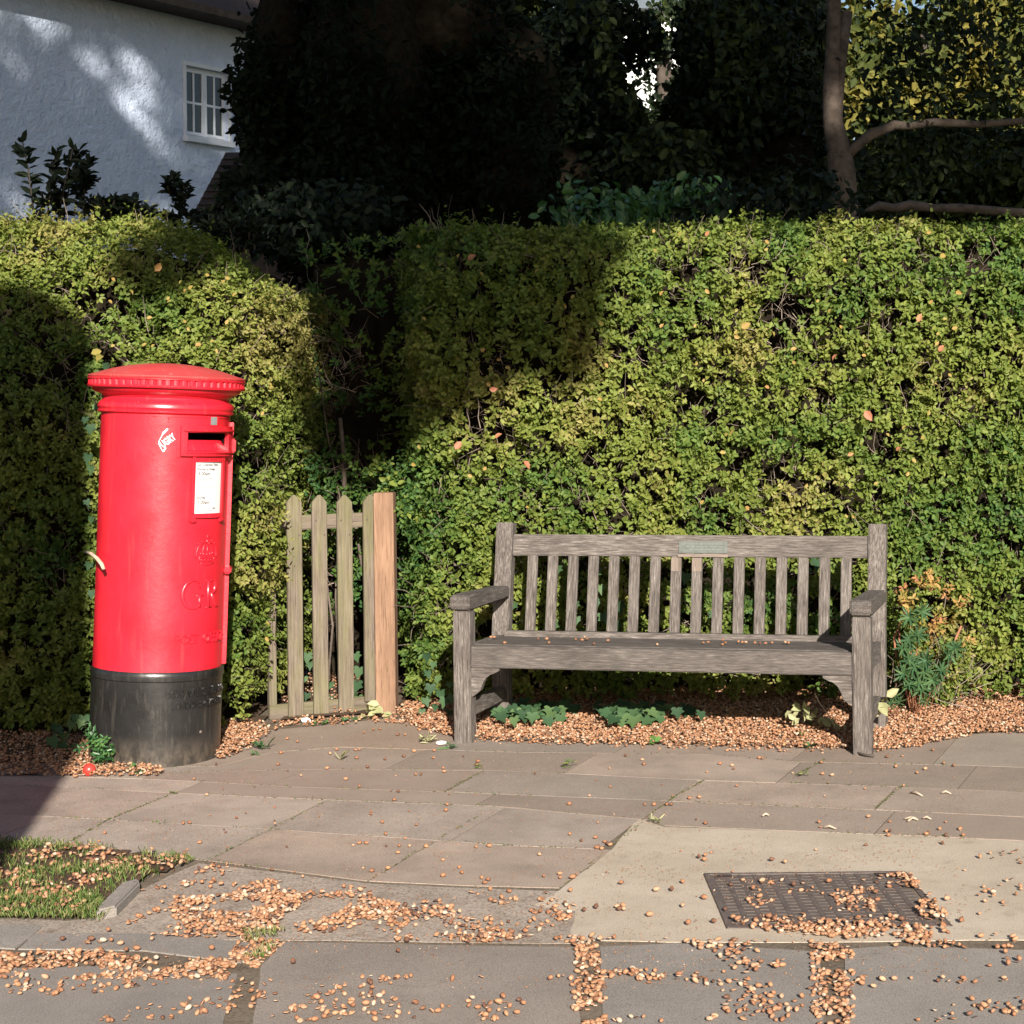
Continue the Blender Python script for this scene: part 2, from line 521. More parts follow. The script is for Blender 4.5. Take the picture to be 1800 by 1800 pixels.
# joint lines across the pavement (picture pixels, extended past the frame)
ROWS = {
 't': [(-200, 1325), (150, 1336), (400, 1312), (455, 1285), (560, 1275), (690, 1262), (760, 1276), (900, 1282), (1500, 1300), (1900, 1280), (2300, 1290)],
 'a': [(-200, 1350), (380, 1347), (480, 1322), (600, 1313), (900, 1322), (1240, 1326), (1400, 1339), (1700, 1345), (2300, 1368)],
 'b': [(-200, 1364), (380, 1357), (513, 1352), (851, 1354), (1000, 1360), (1238, 1372), (1584, 1383), (1700, 1388), (2300, 1412)],
 'c': [(-200, 1340), (100, 1365), (278, 1370), (513, 1383), (789, 1392), (900, 1397), (1175, 1408), (1550, 1424), (2300, 1460)],
 'd': [(-200, 1368), (309, 1394), (580, 1406), (869, 1417), (1135, 1441), (1167, 1451), (1611, 1469), (2300, 1500)],
 'e': [(-300, 1412), (100, 1436), (198, 1441), (469, 1457), (900, 1486), (1070, 1493)],
 'f': [(-300, 1460), (100, 1490), (230, 1500), (362, 1512), (500, 1530), (638, 1548), (800, 1556), (984, 1561)],
}
VPX, VPY = 2400.0, 520.0
def row_y(r, x):
    p = ROWS[r]
    for (x0, y0), (x1, y1) in zip(p, p[1:]):
        if x <= x1:
            return y0 + (y1 - y0) * (x - x0) / (x1 - x0)
    return p[-1][1]
def cross(r, xa, ya):
    """where the long joint through pixel (xa, ya) meets row line r"""
    x = xa
    for _ in range(30):
        y = row_y(r, x)
        x = VPX + (xa - VPX) * (y - VPY) / (ya - VPY)
    return (x, row_y(r, x))

pave = empty('pavement', (0, 0, 0), kind='structure')
sheet('bedding', -9, 9, 4.3, 11, -.0022, M['joint'], pave, kind='structure')

def edge_pts(r, p, q):
    xs = [p[0]] + [x for x, _ in ROWS[r] if min(p[0], q[0]) + 4 < x < max(p[0], q[0]) - 4] + [q[0]]
    return [(x, row_y(r, x)) for x in xs]

def slab_row(top, bot, joints, mats, gap=.0028, jit=.0006):
    for k in range(len(joints) - 1):
        (xa, ya), (xb, yb) = joints[k], joints[k + 1]
        tl, bl = cross(top, xa, ya), cross(bot, xa, ya)
        tr, br = cross(top, xb, yb), cross(bot, xb, yb)
        pts = edge_pts(top, tl, tr) + edge_pts(bot, bl, br)[::-1]
        w = [G(*p) for p in pts]
        m = mats[k % len(mats)]
        slab_prism('slab', w, random.uniform(-jit, jit), .045, m, pave, gap, rag=.0025)
S_, D_, R_ = M['slab'], M['slab_dark'], M['slab_red']
slab_row('t', 'a', [(-420, 1340), (-150, 1341), (110, 1345), (330, 1338), (560, 1318), (760, 1318), (1080, 1322), (1390, 1338), (1640, 1343), (1950, 1352)], [D_, S_, R_, R_, R_, D_, R_, D_, D_])
slab_row('a', 'b', [(-420, 1355), (-100, 1358), (340, 1350), (700, 1340), (1015, 1345), (1395, 1350), (1700, 1366), (2050, 1390)], [S_, S_, R_, D_, S_, D_, D_])
slab_row('b', 'c', [(-300, 1345), (-60, 1352), (260, 1366), (500, 1368), (784, 1391), (1175, 1407), (1540, 1421), (1860, 1430), (2200, 1450)], [S_, S_, R_, R_, D_, S_, R_, D_])
slab_row('c', 'd', [(-380, 1360), (-60, 1375), (309, 1393), (845, 1410), (1140, 1432), (1560, 1440), (1850, 1455), (2200, 1480)], [S_, S_, R_, D_, R_, R_, D_])
slab_row('d', 'e', [(-420, 1400), (-130, 1420), (190, 1441), (469, 1457), (790, 1478), (1052, 1493)], [S_])
slab_row('e', 'f', [(-600, 1450), (-300, 1470), (-40, 1485), (125, 1478), (367, 1511), (647, 1548), (984, 1561)], [S_])

# concrete apron with the drain cover let into it
def cdt_plate(name, outer, holes, top, thick, mat, parent, **kw):
    pts, edges = [], []
    def ring(poly, rag=0):
        Q = []
        for i in range(len(poly)):
            a, b = poly[i], poly[(i + 1) % len(poly)]
            n = max(1, int(math.dist(a, b) / .04))
            for k in range(n):
                x = a[0] + (b[0] - a[0]) * k / n; y = a[1] + (b[1] - a[1]) * k / n
                nv = noise.noise_vector(Vector((x * 8, y * 8, 1.7)))
                Q.append((x + nv.x * rag, y + nv.y * rag))
        s = len(pts)
        pts.extend([Vector(q) for q in Q])
        edges.extend([(s + i, s + (i + 1) % len(Q)) for i in range(len(Q))])
        return Q
    ring(outer, .008)
    for h in holes: ring(h)
    V, E, F, *_ = delaunay_2d_cdt(pts, edges, [], 1, 1e-6)
    bm = bmesh.new()
    bv = [bm.verts.new((v.x, v.y, top)) for v in V]
    for f in F:
        c = sum((V[i] for i in f), Vector((0, 0))) / len(f)
        if any(in_poly(c.x, c.y, h) for h in holes): continue
        try: bm.faces.new([bv[i] for i in f])
        except ValueError: pass
    for v in [v for v in bm.verts if not v.link_faces]: bm.verts.remove(v)
    bmesh.ops.recalc_face_normals(bm, faces=bm.faces)
    if sum(f.normal.z for f in bm.faces) < 0: bmesh.ops.reverse_faces(bm, faces=bm.faces)
    r = bmesh.ops.extrude_face_region(bm, geom=list(bm.faces))
    bmesh.ops.translate(bm, verts=[v for v in r['geom'] if isinstance(v, bmesh.types.BMVert)], vec=(0, 0, -thick))
    return bm_obj(name, bm, mat, parent, **kw)

CW, CD = .634, .62                      # drain cover, its far left corner under pixel (1237,1535)
cvx, cvy = G(1237, 1535)
cang = R(-5.5)
def cov(a, b):
    return (cvx + a + b * math.sin(-cang) , cvy - b * math.cos(cang))
hole = [cov(-.004, -.004), cov(CW + .004, -.004), cov(CW + .004, CD + .004), cov(-.004, CD + .004)]
xs_d = [(984, 1561), (1052, 1510), (1140, 1449)]
apron_px = [(1120, 1440), (1136, 1442), (1166, 1453), (1400, 1461), (1611, 1470), (1900, 1482), (2400, 1505), (2500, 1650), (1700, 1652), (1440, 1656), (1200, 1655), (1000, 1652), (1010, 1600), (940, 1590), (984, 1564), (1075, 1493)]
apron = cdt_plate('concrete_apron', [G(*p) for p in apron_px], [hole], -.0004, .05, M['apron'], pave)
worn_px = [(-800, 1580), (-300, 1600), (120, 1618), (190, 1610), (260, 1556), (350, 1516), (500, 1534), (638, 1551), (800, 1559), (988, 1566), (944, 1590), (1014, 1600), (1006, 1658), (500, 1652), (-300, 1650), (-800, 1640)]
slab_prism('worn_slab', [G(*p) for p in worn_px], -.001, .04, M['worn'], pave, gap=.002, rag=.006)

# kerb stones along the road edge
kerb = empty('kerb', (0, 0, 0), kind='structure')
kst = [((-560, 1600), (80, 1628), (30, 1668), (-640, 1640)), ((60, 1640), (290, 1641), (470, 1660), (425, 1692), (250, 1672), (30, 1668)),
       ((500, 1655), (1015, 1664), (1025, 1825), (440, 1817), (455, 1697)), ((1052, 1664), (1190, 1657), (1445, 1672), (1450, 1831), (1060, 1827)),
       ((1482, 1668), (1560, 1662), (1980, 1674), (1990, 1841), (1490, 1833)), ((-700, 1690), (10, 1702), (180, 1698), (420, 1712), (380, 1855), (-760, 1845)), ((2000, 1676), (2500, 1690), (2520, 1855), (2010, 1843))]
for q in kst:
    slab_prism('kerb_stone', [G(*p) for p in q], random.uniform(-.001, .002), .12, M['kerb'], kerb, .004, .0008, rag=.004)

# soil of the verge and the beds below the hedges (gently mounded)
def mound(name, px, z0, h, mat, kind='structure', parent=None, seedz=0.0, res=.05):
    poly = [G(*p) for p in px]
    xs = [p[0] for p in poly]; ys = [p[1] for p in poly]
    nx = int((max(xs) - min(xs)) / res) + 2; ny = int((max(ys) - min(ys)) / res) + 2
    bm = bmesh.new(); grid = {}
    for i in range(nx):
        for j in range(ny):
            x = min(xs) + i * res; y = min(ys) + j * res
            if in_poly(x, y, poly):
                zz = z0 + h * (.5 + .5 * noise.noise(Vector((x * 3, y * 3, seedz)))) + .006 * noise.noise(Vector((x * 20, y * 20, 0)))
                grid[i, j] = bm.verts.new((x, y, zz))
    for (i, j), v in list(grid.items()):
        k = [(i, j), (i + 1, j), (i + 1, j + 1), (i, j + 1)]
        if all(q in grid for q in k): bm.faces.new([grid[q] for q in k])
    return bm_obj(name, bm, mat, parent, smooth=True, kind=kind)

verge_px = [(-600, 1440), (90, 1484), (240, 1498), (345, 1514), (310, 1530), (262, 1552), (190, 1608), (170, 1622), (-600, 1600)]
mound('verge', verge_px, .0, .018, M['soil'])
bed_px = [(700, 1250), (760, 1268), (830, 1280), (1000, 1288), (1240, 1294), (1480, 1300), (1545, 1300), (1620, 1292), (1720, 1276), (2100, 1280), (2100, 1175), (690, 1190)]
mound('hedge_bed', bed_px, .0, .02, M['soil'], res=.06)
bed2_px = [(-300, 1340), (100, 1345), (160, 1340), (280, 1330), (385, 1315), (440, 1298), (478, 1272), (478, 1180), (-300, 1180)]
mound('hedge_bed', bed2_px, .0, .02, M['soil'], res=.06)
bedg_px = [(478, 1272), (560, 1266), (690, 1256), (705, 1246), (700, 1165), (470, 1165)]
mound('gateway_soil', bedg_px, .0, .018, M['soil'], res=.05)

# edging stone at the corner of the verge
slab_prism('edging_stone', [G(*p) for p in [(213, 1568), (243, 1560), (246, 1568), (205, 1610), (170, 1618), (175, 1606)]], .03, .1, M['kerb'], kerb, 0, .006)

# ------------------------------------------------------------------ drain cover
dc = empty('drain_cover', (cvx, cvy, 0), (0, 0, 0), label='square cast iron drain cover set in the pale concrete, half covered with acorns', cat='drain cover')
def cvp(a, b, z): return Vector((a + b * math.sin(-cang), -b * math.cos(cang), z))
def cbox(bm, a0, a1, b0, b1, z0, z1):
    vs = [bm.verts.new(cvp(a, b, z)) for a in (a0, a1) for b in (b0, b1) for z in (z0, z1)]
    for f in [(0, 1, 3, 2), (4, 6, 7, 5), (0, 4, 5, 1), (2, 3, 7, 6), (0, 2, 6, 4), (1, 5, 7, 3)]:
        bm.faces.new([vs[i] for i in f])
bm = bmesh.new(); cbox(bm, -.003, CW + .003, -.003, CD + .003, -.04, -.009)
bm_obj('base_plate', bm, M['iron_dark'], dc)
bm = bmesh.new()
for a0, a1, b0, b1 in ((0, CW, 0, .016), (0, CW, CD - .016, CD), (0, .016, .016, CD - .016), (CW - .016, CW, .016, CD - .016)):
    cbox(bm, a0, a1, b0, b1, -.01, .001)
bm_obj('cover_frame', bm, M['iron'], dc)
ncol, nrow = 13, 17
cw = (CW - .04) / ncol; rh = (CD - .04) / nrow
cross_bm = bmesh.new(); box_bm(-cw * .262, cw * .262, -rh * .34, rh * .34, -.008, -.001, 0, cross_bm)
cross_me = bpy.data.meshes.new('tread_bar'); cross_bm.to_mesh(cross_me); cross_bm.free()
for i in range(ncol):
    # upright rib between two columns of slots
    bm = bmesh.new(); cbox(bm, .02 + (i + .0) * cw - cw * .17, .02 + i * cw + cw * .17, .02, CD - .02, -.007, -.0005)
    bm_obj('rib', bm, M['iron'], dc)
nb = 0
for i in range(ncol):
    for j in range(nrow):
        off = .5 if i % 2 else 0
        if j + off > nrow - .6: continue
        a = .02 + (i + .5) * cw; b = .02 + (j + .5 + off) * rh
        if nb < 290:
            o = link('tread_bar', cross_me, M['iron'], dc, loc=cvp(a, b, -.0002)); nb += 1
            o.scale = (1.26, 1, 1)
for a0, a1 in ((.03, .085), (CW - .10, CW - .03)):
    bm = bmesh.new(); cbox(bm, a0, a1, .022, .06, -.006, .0015)
    bm_obj('lifting_key_plate', bm, M['roof_tile'], dc)

# ------------------------------------------------------------------ pillar box
def lathe(name, prof, mat, parent, seg=96, smooth=True, skip=None, close=False, modfn=None, **kw):
    bm = bmesh.new(); rings = []
    for (r, z) in prof:
        rg = []
        for k in range(seg):
            a = 2 * PI * k / seg
            rr = r if modfn is None else modfn(r, z, a)
            rg.append(bm.verts.new((rr * math.sin(a), -rr * math.cos(a), z)))
        rings.append(rg)
    for i in range(len(prof) - 1):
        for k in range(seg):
            if skip and skip(i, k): continue
            bm.faces.new([rings[i][k], rings[i][(k + 1) % seg], rings[i + 1][(k + 1) % seg], rings[i + 1][k]])
    if close:
        bm.faces.new(rings[-1])
        bm.faces.new(rings[0][::-1])
    me = bpy.data.meshes.new(name); bm.to_mesh(me); bm.free()
    if smooth:
        for p in me.polygons: p.use_smooth = True
        try:
            me.set_sharp_from_angle(angle=R(38))
        except Exception:
            pass
    return link(name, me, mat, parent, **kw)

PBX, PBY = -2.262, 7.985
pb = empty('pillar_box', (PBX, PBY, 0), (0, R(2.45), R(15.8)), label='tall red cylindrical post box with domed cap and black base, beside the hedge', cat='post box')
RB = .2655
def cyl(phi, r, z): return Vector((r * math.sin(phi), -r * math.cos(phi), z))

def bent_box(name, p0, p1, z0, z1, r0, r1, mat, parent, n=None, bm=None, bev=0):
    own = bm is None
    bm = bm or bmesh.new()
    n = n or max(2, int(abs(p1 - p0) / R(4)))
    g = {}
    for i in range(n + 1):
        ph = p0 + (p1 - p0) * i / n
        for jr, r in enumerate((r0, r1)):
            for jz, z in enumerate((z0, z1)):
                g[i, jr, jz] = bm.verts.new(cyl(ph, r, z))
    for i in range(n):
        bm.faces.new([g[i, 1, 0], g[i + 1, 1, 0], g[i + 1, 1, 1], g[i, 1, 1]])
        bm.faces.new([g[i, 0, 0], g[i, 0, 1], g[i + 1, 0, 1], g[i + 1, 0, 0]])
        bm.faces.new([g[i, 0, 1], g[i, 1, 1], g[i + 1, 1, 1], g[i + 1, 0, 1]])
        bm.faces.new([g[i, 0, 0], g[i + 1, 0, 0], g[i + 1, 1, 0], g[i, 1, 0]])
    for i in (0, n):
        bm.faces.new([g[i, 0, 0], g[i, 1, 0], g[i, 1, 1], g[i, 0, 1]])
    if own:
        bmesh.ops.recalc_face_normals(bm, faces=bm.faces)
        if bev:
            bmesh.ops.bevel(bm, geom=[e for e in bm.edges if e.calc_face_angle(0) > R(50)], offset=bev, segments=2, affect='EDGES')
        return bm_obj(name, bm, mat, parent)

# black base
ZB = .392
lathe('base', [(.272, -.02), (.2715, .0), (.270, .03), (.2695, .2), (.2695, ZB - .042), (.2735, ZB - .038), (.2745, ZB - .02), (.2735, ZB - .008), (.268, ZB)], M['black'], pb, 96)
# body with the posting aperture left open
SEG = 120
AP0, AP1 = R(19), R(66)
k0, k1 = round(AP0 / (2 * PI) * SEG), round(AP1 / (2 * PI) * SEG)
AP0, AP1 = 2 * PI * k0 / SEG, 2 * PI * k1 / SEG
ZS0, ZS1 = 1.318, 1.384
lathe('body', [(RB, ZB - .004), (RB, .6), (RB, .9), (RB, 1.2), (RB, ZS0), (RB, ZS1), (RB, 1.462)], M['red'], pb, SEG,
      skip=lambda i, k: i == 4 and k0 <= k < k1)
# cap, rims, mouldings
lathe('neck_moulding', [(RB - .002, 1.455), (.274, 1.459), (.281, 1.463), (.2815, 1.468), (.276, 1.471), (.2765, 1.476), (.281, 1.482), (.2805, 1.492), (.277, 1.500), (.272, 1.506), (.2635, 1.514), (.259, 1.524)], M['red'], pb)
lathe('cap_cove', [(.258, 1.522), (.262, 1.530), (.268, 1.536), (.276, 1.539), (.292, 1.545), (.303, 1.552), (.3075, 1.560), (.309, 1.566), (.315, 1.568)], M['red'], pb)
NF = 60
def flute(r, z, a):
    if 1.576 < z < 1.598:
        t = abs(((a * NF / (2 * PI)) % 1) - .5) * 2
        return r - .0085 * (1 - min(1, max(0, (t - .18) / .35)))
    return r
lathe('cap_rim', [(.300, 1.563), (.323, 1.5645), (.3255, 1.568), (.3255, 1.5745), (.3225, 1.577), (.3225, 1.5905), (.3225, 1.5965), (.3255, 1.599), (.3255, 1.6035), (.322, 1.6055)], M['red'], pb, NF * 8, modfn=flute)
lathe('cap', [(.318, 1.603), (.323, 1.607), (.3245, 1.612), (.3225, 1.616), (.30, 1.622), (.27, 1.632), (.22, 1.647), (.16, 1.660), (.09, 1.669), (.04, 1.672), (.004, 1.673)], M['red_top'], pb, 96)

# posting aperture
bm = bmesh.new()
n = 12
pr = [cyl(AP0 + (AP1 - AP0) * i / n, .0, 0) for i in range(n + 1)]
def strip(bm, rows):
    vs = [[bm.verts.new(v) for v in row] for row in rows]
    for a, b in zip(vs, vs[1:]):
        for i in range(len(a) - 1):
            bm.faces.new([a[i], a[i + 1], b[i + 1], b[i]])
phis = [AP0 + (AP1 - AP0) * i / n for i in range(n + 1)]
strip(bm, [[cyl(p, RB, ZS0) for p in phis], [cyl(p, .20, ZS0) for p in phis], [cyl(p, .20, ZS1) for p in phis], [cyl(p, RB, ZS1) for p in phis]])
bm.faces.new([bm.verts.new(v) for v in (cyl(AP0, RB, ZS0), cyl(AP0, .2, ZS0), cyl(AP0, .2, ZS1), cyl(AP0, RB, ZS1))])
bm.faces.new([bm.verts.new(v) for v in (cyl(AP1, RB, ZS0), cyl(AP1, .2, ZS0), cyl(AP1, .2, ZS1), cyl(AP1, RB, ZS1))])
bm_obj('slot_interior', bm, M['hollow'], pb)
af = link('aperture_frame', bpy.data.meshes.new('aperture_frame'), M['red'], pb)
bm = bmesh.new()
FR0, FR1 = R(12.5), R(76)
bent_box('', FR0, FR1, 1.385, 1.412, RB - .004, .2835, None, None, bm=bm)
bent_box('', FR0, FR1, 1.287, 1.303, RB - .004, .2835, None, None, bm=bm)
bent_box('', FR0, AP0, 1.3032, 1.3848, RB - .004, .2835, None, None, bm=bm)
bent_box('', AP1, FR1, 1.3032, 1.3848, RB - .004, .2835, None, None, bm=bm)
bmesh.ops.recalc_face_normals(bm, faces=bm.faces)
bm.to_mesh(af.data); bm.free()
bent_box('slot_hood', FR0 + R(2), FR1 - R(2), 1.3895, 1.3985, RB, .294, M['red'], pb, bev=.002)
bent_box('slot_lip', FR0 + R(4), FR1 - R(3), 1.298, 1.3045, RB, .290, M['red'], pb, bev=.002)
# slanting chute below the slot
bm = bmesh.new()
ph2 = [AP0 + (AP1 - AP0) * i / n for i in range(n + 1)]
strip(bm, [[cyl(p, .2835, 1.3036) for p in ph2], [cyl(p, .2735, 1.312) for p in ph2], [cyl(p, .246, 1.353) for p in ph2], [cyl(p, .235, 1.353) for p in ph2]])
bm_obj('slot_chute', bm, M['red'], pb)
bent_box('frame_plate', FR0 - R(3.2), FR0 - R(.2), 1.28, 1.416, RB - .003, RB + .006, M['red'], pb, bev=.001)

# enamel tab above the slot
bent_box('tab_holder', R(38.5), R(51), 1.4125, 1.451, RB - .002, RB + .011, M['red'], pb, bev=.0015)
bent_box('enamel_tab', R(40.5), R(47.5), 1.418, 1.4515, RB + .0111, RB + .013, M['grey_tab'], pb)

# notice frame and notice
NP0, NP1, NZ0, NZ1 = R(26.5), R(58.5), 1.048, 1.264
bm = bmesh.new()
NR = RB + .012
bent_box('', NP0 - R(3), NP1 + R(4), NZ1, NZ1 + .016, RB - .003, NR, None, None, bm=bm)
bent_box('', NP0 - R(3), NP1 + R(4), NZ0 - .018, NZ0, RB - .003, NR, None, None, bm=bm)
bent_box('', NP0 - R(3), NP0, NZ0 + .0003, NZ1 - .0003, RB - .003, NR, None, None, bm=bm)
bent_box('', NP1, NP1 + R(4), NZ0 + .0003, NZ1 - .0003, RB - .003, NR, None, None, bm=bm)
nf = bm_obj('notice_frame', bm, M['red'], pb)
for ph in (NP0 - R(1), NP1 + R(1)):
    o = bent_box('frame_lug', ph - R(3), ph + R(3), NZ0 - .036, NZ0 - .0185, RB - .003, RB + .018, M['red'], nf, bev=.004)
    o = bent_box('frame_lug', ph - R(2), ph + R(2), NZ1 + .0165, NZ1 + .026, RB - .003, RB + .012, M['red'], nf, bev=.003)
npl = bent_box('notice', NP0, NP1, NZ0, NZ1, RB - .002, RB + .0035, M['notice'], pb)

def text_arrays(s, size, extr=0.0, align='LEFT', res=2, shear=0, off=0.0):
    cu = bpy.data.curves.new('t', 'FONT')
    cu.body = s; cu.size = size; cu.extrude = extr; cu.align_x = align; cu.resolution_u = res; cu.shear = shear
    cu.offset = off
    ob = bpy.data.objects.new('t', cu)
    COL.objects.link(ob)
    bpy.context.view_layer.update()
    me = ob.to_mesh()
    V = [v.co.copy() for v in me.vertices]; F = [list(p.vertices) for p in me.polygons]
    ob.to_mesh_clear()
    bpy.data.objects.remove(ob); bpy.data.curves.remove(cu)
    return V, F

def bent_text(name, s, size, phi, z, rr, mat, parent, align='LEFT', extr=.0004, sx=1.0, rot=0, shear=0, off=0.0, bm=None):
    V, F = text_arrays(s, size, extr, align, 2, shear, off)
    out = []
    for v in V:
        x, y = v.x * sx, v.y
        x, y = x * math.cos(rot) - y * math.sin(rot), x * math.sin(rot) + y * math.cos(rot)
        out.append(cyl(phi + x / rr, rr + v.z, z + y))
    if bm is not None:
        vs = [bm.verts.new(v) for v in out]
        for f in F:
            try: bm.faces.new([vs[i] for i in f])
            except ValueError: pass
        return
    me = bpy.data.meshes.new(name); me.from_pydata(out, [], F); me.update()
    return link(name, me, mat, parent)
RN = RB + .0042
x0 = NP0 + R(2)
bent_text('printed_heading', 'Last Collection Time', .0135, x0, 1.2470, RN, M['ink'], npl)
bent_text('printed_line', 'Monday to Friday', .0135, x0, 1.2285, RN, M['ink'], npl)
bent_text('printed_time', '9.00am', .021, x0 + R(1.5), 1.2070, RN, M['ink'], npl)
bent_text('printed_line', 'Saturday', .0135, x0, 1.1100, RN, M['ink'], npl)
bent_text('printed_time', '7.00am', .021, x0 + R(1.5), 1.0880, RN, M['ink'], npl)
def rule(z, w, h=.0016, dx=0):
    bm = bmesh.new()
    z += .026
    bent_box('', x0 + dx, x0 + dx + w / RN, z, z + h, RN - .0003, RN + .0003, None, None, bm=bm)
    bm_obj('small_print', bm, M['ink_soft'], npl)
for z, w in ((1.168, .085), (1.160, .05), (1.152, .03), (1.131, .093), (1.123, .055), (1.115, .068), (1.107, .04), (1.034, .088)): rule(z, w)
for z, w in ((1.051, .036), (1.046, .032), (1.040, .030)):
    rule(z, w, .0014, .04); rule(z, .006, .003)
rule(1.040, .016, .006, .33)

# raised emblem, cipher and lettering: cast ridges with a rounded section
def ridge(bm, pts, w, h, phi0, z0, closed=False, rr=RB, taper=None):
    """pts: list of (x, y) metres on the unrolled surface, w half width (or list)"""
    n = len(pts); rows = []
    for i in range(n):
        a = pts[(i - 1) % n] if (closed or i > 0) else pts[i]
        b = pts[(i + 1) % n] if (closed or i < n - 1) else pts[i]
        tx, ty = b[0] - a[0], b[1] - a[1]
        l = math.hypot(tx, ty) or 1
        nx, ny = -ty / l, tx / l
        ww = w[i] if isinstance(w, (list, tuple)) else w
        sec = []
        for s, hh in ((-1, -.001), (-.62, h * .8), (0, h), (.62, h * .8), (1, -.001)):
            x = pts[i][0] + nx * ww * s; y = pts[i][1] + ny * ww * s
            sec.append(bm.verts.new(cyl(phi0 + x / rr, rr + hh, z0 + y)))
        rows.append(sec)
    m = n if closed else n - 1
    for i in range(m):
        a, b = rows[i], rows[(i + 1) % n]
        for j in range(4): bm.faces.new([a[j], a[j + 1], b[j + 1], b[j]])
    if not closed:
        bm.faces.new(rows[0]); bm.faces.new(rows[-1][::-1])
def bead(bm, x, y, r, phi0, z0, rr=RB, h=.7):
    c = cyl(phi0 + x / rr, rr, z0 + y)
    m = Matrix.Translation(c)
    bmesh.ops.create_icosphere(bm, subdivisions=2, radius=r, matrix=m)
def arc(cx, cy, rx, ry, a0, a1, n=16):
    return [(cx + rx * math.cos(R(a0 + (a1 - a0) * i / n)), cy + ry * math.sin(R(a0 + (a1 - a0) * i / n))) for i in range(n + 1)]
PC = R(43)
bm = bmesh.new(); CZ = .838
ridge(bm, [(-.036, .004), (-.018, -.003), (0, -.005), (.018, -.003), (.036, .004)], .0035, .006, PC, CZ)
ridge(bm, [(-.040, .018), (-.02, .011), (0, .009), (.02, .011), (.040, .018)], .003, .006, PC, CZ)
ridge(bm, [(-.043, .030), (-.0215, .023), (0, .021), (.0215, .023), (.043, .030)], .003, .006, PC, CZ)
ridge(bm, [(-.036, .004), (-.044, .032)], .003, .006, PC, CZ)
ridge(bm, [(.036, .004), (.044, .032)], .003, .006, PC, CZ)
ridge(bm, arc(-.02, .036, .036, .052, 190, 68, 14), .003, .0065, PC, CZ)
ridge(bm, arc(.02, .036, .036, .052, -10, 112, 14), .003, .0065, PC, CZ)
ridge(bm, arc(-.006, .036, .020, .048, 188, 80, 12), .0022, .005, PC, CZ)
ridge(bm, arc(.006, .036, .020, .048, -8, 100, 12), .0022, .005, PC, CZ)
ridge(bm, [(0, .026), (0, .082)], .0025, .0055, PC, CZ)
for x in (-.034, -.017, 0, .017, .034): bead(bm, x, .038 - abs(x) * -.12, .0058, PC, CZ)
for x in (-.026, -.009, .009, .026): bead(bm, x, .016, .0035, PC, CZ)
for t in (150, 125, 100): bead(bm, -.02 + .043 * math.cos(R(t)), .036 + .059 * math.sin(R(t)), .0033, PC, CZ)
for t in (30, 55, 80): bead(bm, .02 + .043 * math.cos(R(t)), .036 + .059 * math.sin(R(t)), .0033, PC, CZ)
bead(bm, 0, .093, .0085, PC, CZ)
ridge(bm, [(0, .098), (0, .122)], [.002, .0035], .006, PC, CZ)
ridge(bm, [(-.0085, .112), (.0085, .112)], .0024, .006, PC, CZ)
bm_obj('crown_emblem', bm, M['red'], pb, smooth=True)

# G and R of the royal cipher, seriffed capitals
HG = .118; GZ = .652
bm = bmesh.new()
ga = arc(-.064, HG / 2, .046, HG / 2, 48, 318, 30)
gw = [.0035 + .0062 * max(0, math.sin(R(48 + 270 * i / 30 - 90))) for i in range(31)]
ridge(bm, ga, gw, .0075, PC, GZ)
ridge(bm, [(-.033, HG * .96), (-.032, HG * .72)], [.003, .0035], .007, PC, GZ)
ridge(bm, [(-.031, .006), (-.031, HG * .44)], .007, .0075, PC, GZ)
ridge(bm, [(-.052, HG * .45), (-.014, HG * .45)], .0033, .007, PC, GZ)
ridge(bm, [(.016, .003), (.016, HG - .003)], .0072, .0075, PC, GZ)
ridge(bm, [(-.001, .0025), (.034, .0025)], .0033, .007, PC, GZ)
ridge(bm, [(-.001, HG - .0025), (.020, HG - .0025)], .0033, .007, PC, GZ)
ridge(bm, [(.018, HG - .003), (.036, HG - .004)] + arc(.038, HG * .75, .024, HG * .23, 85, -85, 12) + [(.020, HG * .50)], [.0032] * 2 + [.0032 + .0045 * math.sin(PI * i / 12) for i in range(13)] + [.0032], .0075, PC, GZ)
ridge(bm, [(.034, HG * .5), (.050, HG * .24), (.066, .004), (.080, .003)], [.006, .0068, .006, .0025], .0075, PC, GZ)
bm_obj('royal_cipher', bm, M['red'], pb, smooth=True)
bent_text('cast_lettering', 'POST  OFFICE', .058, PC, .507, RB + .0035, M['red'], pb, 'CENTER', .0045, .78, off=-.0005)
bent_text('foundry_lettering', 'McDOWALL.STEVEN & Co', .050, R(43), .288, .2715, M['black'], pb, 'CENTER', .004, .60)
bent_text('foundry_lettering', 'LONDON & GLASGOW', .044, R(43), .238, .2720, M['black'], pb, 'CENTER', .004, .62)
# door edge, hinge strip with lug
bent_box('door_edge', R(-14.2), R(-13.2), ZB + .002, 1.455, RB - .003, RB + .0012, M['red'], pb, n=2)
bent_box('door_panel', R(-13.2), R(78), 1.4465, 1.4535, RB - .003, RB + .0035, M['red'], pb)
bent_box('hinge_strip', R(84), R(90.5), ZB + .004, 1.43, RB - .004, RB + .017, M['red'], pb, n=2, bev=.002)
bent_box('hinge_lug', R(76), R(93), .785, .813, RB - .003, RB + .030, M['red'], pb, bev=.006)
bent_box('hinge_lug', R(78), R(92), 1.30, 1.36, RB - .003, RB + .030, M['red'], pb, bev=.006)
for z, ph, r in ((1.44, R(2), .0045), (1.425, R(2), .003), (1.405, R(1), .005), (1.29, R(-10), .003), (.95, R(-9), .004), (.935, R(-9), .004), (1.502, R(-24), .005), (1.51, R(20), .004)):
    bm = bmesh.new(); bmesh.ops.create_icosphere(bm, subdivisions=2, radius=r, matrix=Matrix.Translation(cyl(ph, RB if z < 1.46 else .278, z)))
    bm_obj('paint_blister', bm, M['red'], pb, smooth=True)
